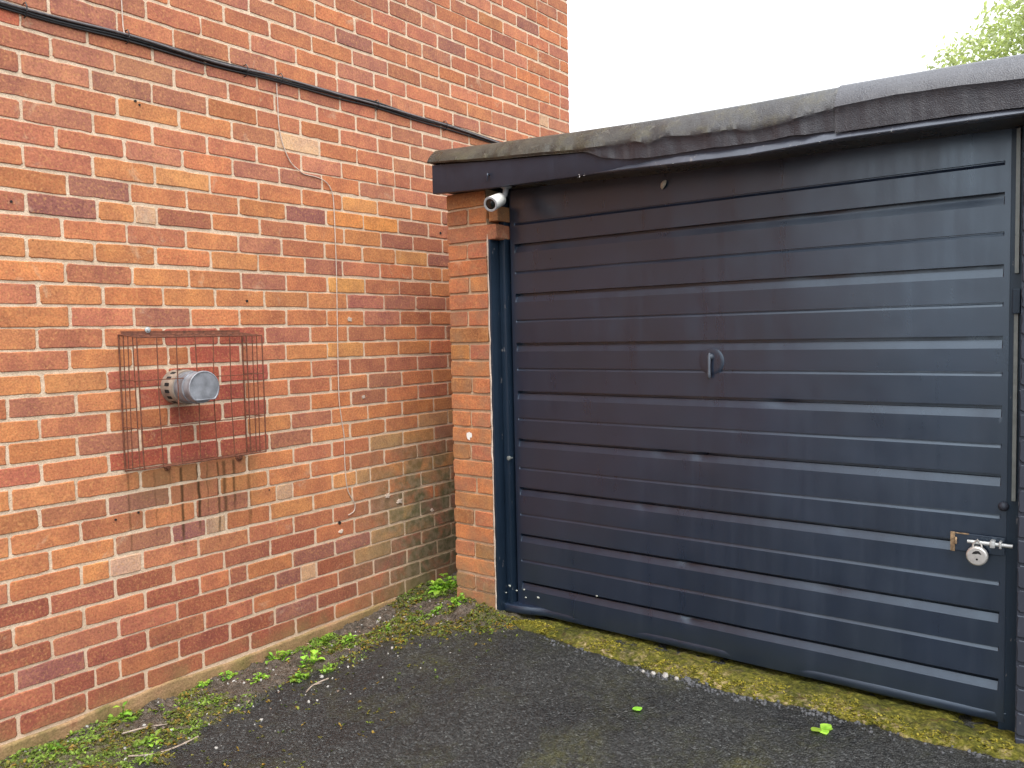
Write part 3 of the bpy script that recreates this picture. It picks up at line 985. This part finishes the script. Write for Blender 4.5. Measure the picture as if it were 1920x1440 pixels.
# ------------------------------------------------------------------ concrete strip in front of the door
def mat_threshold():
    b = NB("mossy_concrete")
    x, y, z = b.xyz()
    n = b.noise(14, 6, .68, dist=.5)
    con = b.ramp(b.noise(38, 5, .7), [(.3, (.07, .052, .03)), (.5, (.19, .145, .075)), (.7, (.34, .275, .155))])
    mo = b.ramp(b.noise(60, 4, .7), [(.3, (.024, .028, .004)), (.5, (.095, .098, .011)), (.72, (.245, .235, .042))])
    right = b.map(x, 1.9, 2.4, 0, .18)
    left = b.map(x, 1.0, .75, 0, .22)
    c = b.mix(b.map(b.math('ADD', n, b.math('ADD', right, left)), .30, .48, .25, 1.0), con, mo)
    c = b.mix(b.map(b.noise(22, 5, .7), .57, .70, 0, .8), c, (.10, .055, .022))
    c = b.mix(b.math('MULTIPLY', b.attr("front"), b.map(b.noise(33, 5, .7), .50, .62)), c, b.mix(b.map(b.noise(80, 3), .4, .6), (.22, .165, .095), (.46, .38, .24)))
    c = b.mix(1.0, c, b.ramp(b.noise(7, 4, .6), [(.32, (.42, .46, .42)), (.6, (1.08, 1.0, .95))]), 'MULTIPLY')
    h = b.math('ADD', b.noise(90, 5, .7), b.noise(26, 4))
    return b.out(c, .85, b.bump(h, .010, 1.0), Specular_IOR_Level=.25)
M_THR = mat_threshold()
FRONT = [(.55, .03), (.69, -.005), (.75, -.035), (1.2, -.092), (1.55, -.128), (1.75, -.130), (1.92, -.138), (2.05, -.105), (2.22, -.110), (2.46, -.128), (2.67, -.088), (3.1, -.06)]
tx = np.arange(.60, 3.05, .008)
tv = np.linspace(0, 1, 30)
TX, TV = np.meshgrid(tx, tv, indexing='ij')
YF = interp(TX, FRONT) + (fbm(TX, TX * 0, 9, 111) - .5) * .045 + (vnoise(TX, TX * 0, 55, 112) - .5) * .016
TY = .24 + (YF - .24) * np.clip(TV / .86, 0, 1)
TZ = .106 - .012 * smooth(TY, -.0, -.14) + (fbm(TX, TY, 16, 113, 4) - .5) * .026 + (vnoise(TX, TY, 75, 114) - .5) * .006
TZ -= (TY > .03) * .012
fallo = np.clip((TV - .86) / .14, 0, 1)
TZ = TZ - fallo * .075
TY = TY - fallo * .006
FRN = smooth(TV, .52, .84) * smooth(TX, 1.0, 1.25) * (1 - .6 * smooth(TX, 2.25, 2.45))
o = grid_obj("concrete_strip", TX, TY, TZ, M_THR, None, {"front": FRN})
tag(o, "mossy broken concrete strip under the garage door", "threshold", kind="structure")

# ------------------------------------------------------------------ things on the wall
def spline(pts, n):
    pts = [Vector(p) for p in pts]
    out = []
    for i in range(len(pts) - 1):
        p0, p1, p2, p3 = pts[max(i - 1, 0)], pts[i], pts[i + 1], pts[min(i + 2, len(pts) - 1)]
        for k in range(n):
            t = k / n
            out.append(.5 * ((2 * p1) + (p2 - p0) * t + (2 * p0 - 5 * p1 + 4 * p2 - p3) * t * t + (3 * p1 - p0 - 3 * p2 + p3) * t ** 3))
    out.append(pts[-1])
    return out
cab = empty("cable_bundle", (0, -.5, 2.42), "bundle of black cables clipped across the house wall above the garage roof", "cables")
base = [(-4.6, 2.47), (-3.2, 2.445), (-2.3, 2.44), (-1.75, 2.428), (-1.44, 2.424), (-1.18, 2.432), (-.84, 2.424), (-.54, 2.432), (-.2, 2.432), (.01, 2.437), (.30, 2.428), (.55, 2.430), (.92, 2.417), (1.25, 2.40), (1.62, 2.39)]
for i, (dx_, dz_, r_, mt) in enumerate([(.009, -.003, .0062, M_BLACK), (.010, .0075, .0052, M_BLACK), (.018, .002, .0048, M_CABLEGREY), (.007, -.012, .0042, M_BLACK)]):
    pts = [(dx_ + rng.uniform(-.001, .002), y_, z_ + dz_ + rng.gauss(0, .0022)) for y_, z_ in base]
    mb = MB(); mb.tube(spline(pts, 6), r_, 8)
    mb.build("cable", mt, cab, 60)
for y_ in (-1.53, -1.19, -.70, -.53, .02, .50):
    z_ = float(interp(y_, base))
    mb = MB()
    mb.tube([(.002, y_, z_ + .020), (.020, y_, z_ + .021), (.029, y_, z_ + .008), (.029, y_, z_ - .008), (.016, y_, z_ - .024), (.002, y_, z_ - .024)], .0022, 6)
    mb.build("clip", M_BLACK, cab)
wp = [(-.545, 2.412), (-.543, 2.33), (-.540, 2.227), (-.520, 2.15), (-.486, 2.091), (-.450, 2.065), (-.417, 2.052), (-.35, 2.048), (-.300, 2.034), (-.268, 2.00), (-.258, 1.947),
      (-.259, 1.80), (-.256, 1.611), (-.262, 1.35), (-.270, 1.076), (-.258, .98), (-.244, .877), (-.245, .75), (-.236, .640), (-.21, .585), (-.193, .557), (-.20, .525), (-.235, .512)]
mb = MB(); mb.tube(spline([(.0055 + (.004 if i in (5, 11, 14) else 0), y_, z_) for i, (y_, z_) in enumerate(wp)], 5), .0023, 6)
o = mb.build("wire", M_WIRE); tag(o, "thin pale wire trailing down the house wall from the cable bundle", "wire")
mb = MB(); mb.tube(spline([(.012, -1.199, 2.44), (.0055, -1.199, 2.47), (.0055, -1.200, 2.557), (.0055, -1.203, 2.9), (.0055, -1.20, 3.6)], 5), .0023, 6)
o = mb.build("wire", M_WIRE); tag(o, "short pale wire running up from the cable bundle out of the picture", "wire")

# flue terminal
fl = empty("flue_terminal", (0, -1.03, 1.16), "round grey metal boiler flue sticking out of the brick wall", "flue")
FY, FZ = -1.055, 1.163
mb = MB()
mb.lathe((-.02, FY, FZ), (1, 0, 0), [(0, .066), (.095, .066), (.098, .064), (.098, .05)], 40)
ring = mb.build("slotted_collar", M_TANRING, fl, 35)
mb = MB()
for k in range(16):
    a = 2 * math.pi * (k + .5) / 16
    cy_, cz_ = math.cos(a), math.sin(a)
    tvec = Vector((0, -cz_, cy_)); rv = Vector((0, cy_, cz_))
    for (xa, xb) in ((.028, .058),):
        c0 = Vector((0, FY, FZ)) + rv * .0664
        vs = []
        for (dx_, dt) in ((xa, -.0052), (xa + .004, -.0065), (xb - .004, -.0065), (xb, -.0052), (xb, .0052), (xb - .004, .0065), (xa + .004, .0065), (xa, .0052)):
            vs.append(c0 + Vector((dx_, 0, 0)) + tvec * dt)
        n_ = len(vs)
        vs += [v - rv * .006 for v in vs]
        mb.add(vs, [tuple(range(n_)), tuple(range(2 * n_ - 1, n_ - 1, -1))] + [(i, (i + 1) % n_, n_ + (i + 1) % n_, n_ + i) for i in range(n_)])
mb.build("slot", M_HOLE, ring)
mb = MB()
mb.lathe((.072, FY, FZ), (1, 0, 0), [(0, .040), (.006, .0585), (.028, .0585), (.0285, .0605), (.033, .0605), (.0335, .0585), (.060, .0585), (.0605, .0605), (.065, .0605), (.0655, .057), (.100, .057), (.1005, .050), (.110, .050)], 44)
mb.build("pipe", M_GALV, fl, 35)
# end cap: disc with its lower edge cut straight
mb = MB()
cp_ = []
for k in range(40):
    a = 2 * math.pi * k / 40
    yy, zz_ = .0625 * math.cos(a), .0625 * math.sin(a)
    cp_.append((yy, max(zz_, -.046)))
n_ = 40
rings = [(.177, 1.0), (.1875, 1.0), (.1895, .975), (.1895, .93), (.1878, .90), (.1878, .02)]
vs = [(xx, FY + a * k_, FZ + c * k_) for xx, k_ in rings for a, c in cp_]
mb.add(vs, [tuple(range(n_ - 1, -1, -1)), tuple(range(5 * n_, 6 * n_))] + [(q * n_ + i, q * n_ + (i + 1) % n_, (q + 1) * n_ + (i + 1) % n_, (q + 1) * n_ + i) for q in range(5) for i in range(n_)])
mb.build("end_cap", M_GALV, fl, 35)

# wire guard over the flue
gd = empty("wire_guard", (0, -1.01, 1.1), "rusty square wire cage fixed over the flue on the brick wall", "guard")
Y0, Y1, Z0, Z1, D = -1.272, -.762, .872, 1.352, .135
mb = MB()
mb.tube([(.004, Y0, Z1 + .012), (.004, Y1, Z1 + .012)], .0024, 8); mb.tube([(.004, Y0, Z0 - .002), (.004, Y1, Z0 - .002)], .0028, 8)
mb.tube([(.004, Y0, Z0), (.004, Y0, Z1 + .012)], .0032, 8); mb.tube([(.004, Y1, Z0), (.004, Y1, Z1 + .012)], .0030, 8)
mb.box(.001, .004, Y0 + .01, Y1 - .01, Z1 + .010, Z1 + .024)
mb.build("wall_frame", M_RUST, gd)
rw = .0021
mb = MB()
ny = 8
for i in range(ny):
    y_ = Y0 + (Y1 - Y0) * i / (ny - 1)
    mb.tube([(D, y_ + rng.gauss(0, .0015), Z0 + .014), (D + rng.gauss(0, .001), y_ + rng.gauss(0, .003), 1.1), (D, y_ + rng.gauss(0, .0015), Z1)], rw * (1.35 if i in (0, ny - 1) else 1), 6)
for z_ in (Z0 + .014, 1.03, 1.20, Z1):
    mb.tube([(D - .0025, Y0, z_), (D - .0025, Y1, z_)], rw * (1.3 if z_ in (Z1, Z0 + .014) else .8), 6)
mb.build("front_mesh", M_RUST, gd)
for y_ in (Y0, Y1):
    mb = MB()
    for i in range(1, 4):
        mb.tube([(D * i / 4, y_ + rng.gauss(0, .002), Z0 + .008), (D * i / 4 + rng.gauss(0, .002), y_, Z1 + .006)], rw, 6)
    for z_, zz_ in ((Z0, Z0 + .014), (1.03, 1.03), (1.20, 1.20), (Z1 + .012, Z1)):
        mb.tube([(.004, y_, z_), (D, y_, zz_)], rw, 6)
    mb.build("side_mesh", M_RUST, gd)
for (zt, zf, nm) in ((Z1 + .012, Z1, "top_mesh"), (Z0, Z0 + .014, "bottom_mesh")):
    mb = MB()
    for i in range(1, ny - 1):
        y_ = Y0 + (Y1 - Y0) * i / (ny - 1)
        mb.tube([(.004, y_, zt), (D, y_, zf)], rw, 6)
    for i in range(1, 3):
        mb.tube([(D * i / 3, Y0, zt + (zf - zt) * i / 3), (D * i / 3, Y1, zt + (zf - zt) * i / 3)], rw, 6)
    mb.build(nm, M_RUST, gd)
for (y_, z_, mt, r_) in ((-1.161, 1.380, M_BOLT, .011), (-1.11, .862, M_RUST, .013), (-.80, .858, M_RUST, .016)):
    mb = MB(); mb.lathe((0.001, y_, z_), (1, 0, 0), [(0, r_), (.004, r_), (.005, r_ * .6), (.010, r_ * .55), (.0105, r_ * .2)], 18)
    mb.build("screw", mt, gd, 40)

# security camera under the fascia
sc_ = empty("security_camera", (.80, -.02, 1.90), "small white bullet camera under the left end of the fascia", "camera")
fr_, bk = Vector((.813, -.130, 1.862)), Vector((.799, -.040, 1.896))
ax = (fr_ - bk).normalized()
mb = MB()
mb.lathe(bk - ax * .002, ax, [(0, .014), (.004, .023), (.012, .027), (.085, .030), (.097, .030), (.0985, .0285), (.0985, .022), (.093, .0215)], 36)
hb = mb.build("housing", M_WHITEPLA, sc_, 35)
mb = MB(); mb.lathe(fr_ - ax * .002, ax, [(0, .0215), (.0015, .0215), (.002, .012), (.0035, .010), (.0045, .004)], 30)
mb.build("lens", M_LENS, sc_, 35)
mb = MB(); mb.lathe(fr_ - ax * .0035, ax, [(0, .0295), (.0035, .0305), (.006, .0295), (.006, .0228), (.002, .0225)], 36)
mb.build("lens_ring", M_GREYPLA, sc_, 35)
mb = MB()
mb.tube([bk + Vector((0, .004, 0)), Vector((.806, -.026, 1.912)), Vector((.808, -.018, 1.940))], [.011, .011, .012], 14)
mb.lathe((.808, -.018, 1.9605), (0, 0, -1), [(0, .026), (.012, .026), (.018, .022), (.021, .014)], 24)
mb.build("mount", M_GREYPLA, sc_, 40)

# disc padlock hanging on the bolt
pk = empty("padlock", (2.534, .045, .632), "round steel disc padlock hanging from the garage door bolt", "padlock")
PO = Vector((bx_(2.545), .010 + SETB, bz_(.652)))
mb = MB()
mb.lathe(PO, (0, -1, 0), [(-.001, .024), (.002, .0285), (.006, .0295), (.016, .0295), (.020, .0285), (.0225, .025), (.023, .012)], 40)
pbd = mb.build("body", M_STEEL, pk, 30)
mb = MB()
sl = [(-.013, .006), (-.009, .013), (-.002, .017), (.006, .017), (.011, .011), (.013, .006), (.004, .009), (-.002, .007)]
mb.add([(PO.x + a, PO.y - .0234, PO.z + c) for a, c in sl] + [(PO.x + a, PO.y - .021, PO.z + c) for a, c in sl],
       [tuple(range(8)), tuple(range(15, 7, -1))] + [(i, (i + 1) % 8, 8 + (i + 1) % 8, 8 + i) for i in range(8)])
mb.lathe((PO.x + .001, PO.y - .0225, PO.z - .009), (0, -1, 0), [(0, .0032), (.001, .0032), (.0012, .001)], 14)
mb.build("keyway", M_HOLE, pbd)
mb = MB()
mb.tube([(PO.x - .013, PO.y - .010, PO.z + .016), (PO.x - .011, PO.y - .010, PO.z + .034), (PO.x, PO.y - .010, PO.z + .049), (PO.x + .011, PO.y - .010, PO.z + .034), (PO.x + .013, PO.y - .010, PO.z + .016)], .0028, 8)
mb.build("shackle", M_STEEL, pk, 50)

# ------------------------------------------------------------------ water drops
b_ = bmesh.new(); bmesh.ops.create_uvsphere(b_, u_segments=12, v_segments=8, radius=1)
for v in b_.verts:
    if v.co.z > 0: v.co.x *= (1 - .55 * v.co.z); v.co.y *= (1 - .55 * v.co.z); v.co.z *= 1.35
dm = bpy.data.meshes.new("water_drop"); b_.to_mesh(dm); b_.free(); dm.materials.append(M_WATER); dm.shade_smooth()
r_ = random.Random(5)
xd = sorted(r_.uniform(1.2, 2.66) for _ in range(22))
for i, x_ in enumerate(xd):
    o = bpy.data.objects.new("water_drop", dm); COL.objects.link(o)
    sc__ = r_.uniform(.0028, .0052)
    o.scale = (sc__, sc__, sc__ * 1.1)
    o.location = (x_, -.096, float(interp(x_, FASB)) - sc__ * .5)
    tag(o, "tiny clear raindrop hanging from the lower edge of the fascia", "water drop", "raindrops along the fascia edge")

# ------------------------------------------------------------------ plants and litter
rp = random.Random(23)
def leaf(mb, base, d, length, width, col, curl=.25, fold=.25):
    d = Vector(d).normalized()
    side = d.cross(Vector((0, 0, 1)))
    if side.length < .05: side = Vector((1, 0, 0))
    side.normalize()
    up = side.cross(d)
    vs, fs = [], []
    prof = [(0, .10), (.18, .55), (.42, 1.0), (.68, .85), (.88, .45), (1.0, .05)]
    for t, wd in prof:
        p = Vector(base) + d * (length * t) - Vector((0, 0, 1)) * (curl * length * t * t)
        hw = width * wd * .5
        vs += [p - side * hw + up * hw * fold, p, p + side * hw + up * hw * fold]
    for i in range(len(prof) - 1):
        a = i * 3
        fs += [(a, a + 1, a + 4, a + 3), (a + 1, a + 2, a + 5, a + 4)]
    mb.add(vs, fs, col)

def weed(x, y, size, n, label, round_=False, tint=1.0, tall=.5, group="weeds at the foot of the wall"):
    z = gz(x, y) - .003
    if not round_: size *= 1.05
    o = MB()
    small = not round_
    for i in range(int(n * 2.6) if small else n):
        a = 2 * math.pi * i * .618 + rp.uniform(-.6, .6)
        rr = size * .85 * math.sqrt(rp.random()) if small else 0
        cx_, cy_ = x + math.cos(a * 1.7) * rr, y + math.sin(a * 1.7) * rr
        if cx_ < .006: cx_ = .006 + rp.random() * .01
        el = rp.uniform(-.1, .9) if small else rp.uniform(.0, .2)
        L = size * (rp.uniform(.28, .62) if small else rp.uniform(.8, 1.1))
        st = size * rp.uniform(.02, .25 + tall * 1.3) * max(.25, 1 - rr / (size * 1.1)) if small else .004
        zb = gz(cx_, cy_) - .004
        b0 = (cx_, cy_, zb + .004 + st)
        d = (math.cos(a) * math.cos(el), math.sin(a) * math.cos(el), math.sin(el))
        o.tube([(cx_ * .6 + x * .4, cy_ * .6 + y * .4, zb), b0], .0009, 4, (tint * .8, tint * .8, tint * .5))
        g = rp.uniform(.5, 1.35) * tint
        leaf(o, b0, d, L, L * (rp.uniform(.75, .95) if round_ else rp.uniform(.45, .8)), (g * rp.uniform(.8, 1.25), g, g * .75), (.08 if round_ else rp.uniform(.1, .6)), (.04 if round_ else .25))
    ob = o.build("weed", M_WEED)
    tag(ob, label, "weed", group)
weed(.155, .255, .074, 40, "largest bright green leafy weed, in the corner behind the brick pier", tall=.8, tint=1.25)
weed(.50, -.045, .042, 20, "low green weed on the soil in front of the brick pier", tall=.35)
weed(.44, -.12, .03, 9, "small pale weed just left of the concrete strip's end", tint=1.1)
weed(.115, -.50, .052, 20, "dark green weed patch on the soil against the wall, below the loose wire end", tint=.75)
weed(.215, -.44, .034, 12, "yellowish weed on the soil right of the dark green patch", tint=1.2)
weed(.075, -.70, .050, 18, "spreading mid green weed against the wall, left of the dark green patch", tint=.95)
weed(.26, -.68, .050, 14, "tall lime green weed with broad upright leaves out on the soil", tint=1.35, tall=.9)
weed(.33, -.79, .040, 12, "olive weed at the front edge of the soil strip", tint=.8)
weed(.39, -.70, .032, 8, "small weed beside a white pebble at the soil edge", tint=1.0)
weed(.22, -.90, .036, 10, "thin yellow green weed in the middle of the soil strip", tint=1.1)
weed(.045, -.92, .040, 10, "narrow weed against the pale render below the guard's rust runs", tint=1.05)
weed(.045, -1.035, .036, 11, "small bright weed tucked against the wall left of the narrow weed", tint=1.2)
weed(.050, -1.36, .052, 18, "dark bushy weed with a bright middle near the left end of the wall foot", tint=.9, tall=.6)
weed(.33, -1.40, .040, 14, "flat green weed beside a bent twig near the bottom of the picture", tint=1.0, tall=.2)
weed(.13, -1.62, .038, 12, "ragged olive weed at the lower left corner of the soil strip", tint=.75)
weed(.30, -.30, .030, 10, "little weed where the soil meets the tarmac near the corner", tint=.95)
weed(1.595, -.395, .040, 1, "single round bright leaf growing through the tarmac", round_=True, tint=1.5, tall=.1, group="seedlings in the tarmac")
weed(2.150, -.215, .040, 4, "bright three leaved seedling on the tarmac near the padlock end", round_=True, tint=1.5, tall=.15, group="seedlings in the tarmac")
# climbing green growth on the wall in the corner
# moss and tiny ground cover
mo = MB()
cnt = 0
while cnt < 8500:
    x = rp.uniform(.01, .95); y = rp.uniform(-1.9, .45)
    s_ = float(soil_mask(x, y)); q = float(fbm(x, y, 4.5, 21))
    e_ = max(0, 1 - abs(s_ - .35) / .35)
    if rp.random() > (.75 * s_ * (q > .40) + .45 * e_ + .010 * (x < .9)): continue
    if x > .45 and y > -.01: continue
    cnt += 1
    z = gz(x, y) - .001
    g = rp.uniform(.35, 1.35); yl = rp.choice([.75, .9, 1.0, 1.2, 1.7])
    if fbm(x, y, 9, 151) > .58 and x < .45: g *= 1.55; yl = .72
    for i in range(3):
        a = rp.uniform(0, 6.28); el = rp.uniform(.1, 1.1); L = rp.uniform(.006, .017)
        leaf(mo, (x + rp.uniform(-.004, .004), y + rp.uniform(-.004, .004), z), (math.cos(a) * math.cos(el), math.sin(a) * math.cos(el), math.sin(el)), L, L * .55, (g * yl, g, g * .7))
# moss tufts on the concrete strip
for _ in range(3200):
    x = rp.uniform(.72, 2.75); yf = float(interp(x, FRONT)); y = rp.uniform(yf + .005, .01)
    if fbm(x, y, 9, 131) < .47: continue
    i = int(np.clip(np.searchsorted(tx, x), 0, len(tx) - 1)); jj = int(np.argmin(np.abs(TY[i, :26] - y)))
    z = float(TZ[i, jj]) - .001
    g = rp.uniform(.7, 1.6)
    for k_ in range(3):
        a = rp.uniform(0, 6.28); el = rp.uniform(.1, 1.0); L = rp.uniform(.004, .012)
        leaf(mo, (x, y, z), (math.cos(a) * math.cos(el), math.sin(a) * math.cos(el), math.sin(el)), L, L * .6, (g * 1.25, g, g * .5))
o = mo.build("moss", M_MOSS); tag(o, "olive moss and tiny ground cover on soil and concrete", "moss", kind="stuff")

def pebble(mb, x, y, z, r, sq=.7, col=None):
    b_ = bmesh.new(); bmesh.ops.create_icosphere(b_, subdivisions=1, radius=r)
    q = Quaternion((rp.random(), rp.random(), rp.random()), rp.uniform(0, 6))
    sc = (rp.uniform(.7, 1.3), rp.uniform(.6, 1.1), sq)
    for v in b_.verts:
        c = Vector((v.co.x * sc[0], v.co.y * sc[1], v.co.z * sc[2])) * rp.uniform(.85, 1.15)
        v.co = q @ c + Vector((x, y, z))
    mb.bm(b_, col)
gr = MB()
for _ in range(300):
    x = abs(rp.gauss(.28, .26)) if rp.random() < .95 else rp.uniform(.3, 2.6)
    y = rp.uniform(-1.8, .1)
    if x < .01 or x > 2.7: continue
    if rp.random() < .07: x, y = rp.gauss(.50, .12), rp.gauss(-.12, .08)
    if y > -.02 and x > .44: continue
    r = min(.008, abs(rp.gauss(.0025, .0020)) + .0012) * (.6 if x > .55 else 1)
    pebble(gr, x, y, gz(x, y) + r * .25, r)
o = gr.build("grit", M_STONE); tag(o, "scattered pale grit and crumbs on soil and tarmac", "grit", kind="stuff")
gr = MB()
for _ in range(330):
    x = rp.uniform(.95, 2.7); yf = float(interp(x, FRONT)); y = yf + rp.gauss(-.022, .014)
    if 1.45 < x < 2.2 or rp.random() < .4:
        r = rp.uniform(.003, .0085); pebble(gr, x, y, gz(x, y) + r * .3, r, .8)
o = gr.build("tarmac_crumb", M_DARKSTONE); tag(o, "dark crumbs of broken tarmac along the concrete strip", "crumbs", kind="stuff")
li = MB()
for _ in range(420):
    x = abs(rp.gauss(.24, .16)) + .01; y = rp.uniform(-1.85, .25)
    if rp.random() > float(soil_mask(x, y)) + .06 or (x > .44 and y > -.02): continue
    a = rp.uniform(0, 6.28); el = rp.uniform(-.15, .35); L = rp.uniform(.008, .024)
    c = rp.choice([(1, 1, 1), (.55, .5, .45), (1.5, 1.35, 1.3), (.8, .6, .5)])
    leaf(li, (x, y, gz(x, y) + .002), (math.cos(a) * math.cos(el), math.sin(a) * math.cos(el), math.sin(el)), L, L * rp.uniform(.15, .5), c, .1, .4)
o = li.build("leaf_litter", M_LITTER); tag(o, "dead leaf bits and stalk fragments strewn over the soil strip", "leaf litter", kind="stuff")
for (x, y, r, lab, dk) in [(1.535, -.150, .013, "pale chipped stone at the left of the stones by the concrete strip", 0), (1.585, -.152, .016, "largest white stone by the concrete strip's broken edge", 0),
                           (1.628, -.150, .011, "grey white stone right of the largest one by the strip", 0), (1.665, -.140, .013, "flat dark stone lying at the strip's edge, right of the white ones", 1),
                           (1.495, -.150, .009, "smallest pale stone at the far left of the stones by the strip", 0), (.135, -.19, .014, "round white pebble on the soil against the wall near the corner", 0),
                           (.41, -.745, .010, "white pebble at the soil edge beside a small weed", 0), (.245, -.13, .008, "cream pebble in the soil near the pier", 0)]:
    mb = MB(); pebble(mb, x, y, gz(x, y) + r * .5, r, .75)
    o = mb.build("stone", M_DARKSTONE if dk else M_STONE); tag(o, lab, "stone", "loose stones")
for pts, lab in [([(.36, -1.49), (.40, -1.43), (.415, -1.36), (.42, -1.28)], "bent pale twig lying beside the flat green weed"),
                 ([(.22, -1.44), (.235, -1.36), (.24, -1.27)], "short dead stalk on the soil near the dark bushy weed"),
                 ([(.46, -.86), (.44, -.81), (.455, -.75)], "forked dead stalk at the soil edge in front of the lime green weed")]:
    mb = MB(); P = [(x, y, gz(x, y) + .005) for x, y in pts]
    mb.tube(spline(P, 4), .0028, 6)
    x, y = pts[1]; mb.tube([(x, y, gz(x, y) + .005), (x + .025, y + .02, gz(x + .025, y + .02) + .006)], .0018, 5)
    o = mb.build("twig", M_TWIG); tag(o, lab, "twig", "dead twigs on the soil")

# ------------------------------------------------------------------ tree behind the garage
tr = empty("tree", (2.6, 14, 0), "pale green leafy tree rising behind the garage roof", "tree")
mb = MB()
mb.tube([(2.6, 14, -.1), (2.62, 14, 1.2), (2.5, 14.05, 2.6), (2.6, 14, 4.2), (2.7, 14, 5.6), (2.65, 14, 6.9)], [.24, .19, .16, .13, .08, .03], 10)
lobes = []
rt_ = random.Random(3)
for (lx, ly, lz, lr) in [(.55, 13.6, 5.75, .85), (1.35, 13.9, 6.35, .95), (1.9, 13.6, 5.2, 1.0), (1.0, 14.2, 4.9, .9), (2.6, 14, 7.0, 1.1), (3.2, 13.8, 6.0, 1.1), (3.9, 14.2, 5.4, 1.0),
                         (2.7, 14.6, 5.4, 1.1), (1.95, 14.3, 6.9, .9), (.25, 13.9, 5.2, .6), (3.6, 14, 6.7, .8)]:
    lobes.append((Vector((lx, ly, lz)), lr))
    st = Vector((2.6, 14, rt_.uniform(3.2, 4.6)))
    mid = (st + Vector((lx, ly, lz))) / 2 + Vector((0, 0, -.15))
    mb.tube([st, mid, (lx, ly, lz)], [.07, .045, .012], 7)
mb.build("trunk", M_BARK, tr, 60)
cr = MB()
for c, R_ in lobes:
    for _ in range(int(2300 * R_ * R_)):
        u = Vector((rt_.gauss(0, 1), rt_.gauss(0, 1), rt_.gauss(0, 1))).normalized()
        rr = R_ * (rt_.random() ** .42) * rt_.uniform(.75, 1.12)
        p = c + Vector((u.x * rr, u.y * rr, u.z * rr * .85))
        L = rt_.uniform(.07, .15)
        d = Vector((rt_.gauss(0, 1), rt_.gauss(0, 1), rt_.gauss(-.8, .6))).normalized()
        s_ = d.cross(Vector((rt_.gauss(0, 1), rt_.gauss(0, 1), rt_.gauss(0, 1)))).normalized() * L * .22
        g = rt_.uniform(.7, 1.25)
        cr.add([p, p + d * L * .5 + s_, p + d * L, p + d * L * .5 - s_], [(0, 1, 2, 3)], (g, g, g * .9))
cr.build("crown", M_HAZYLEAF, tr)
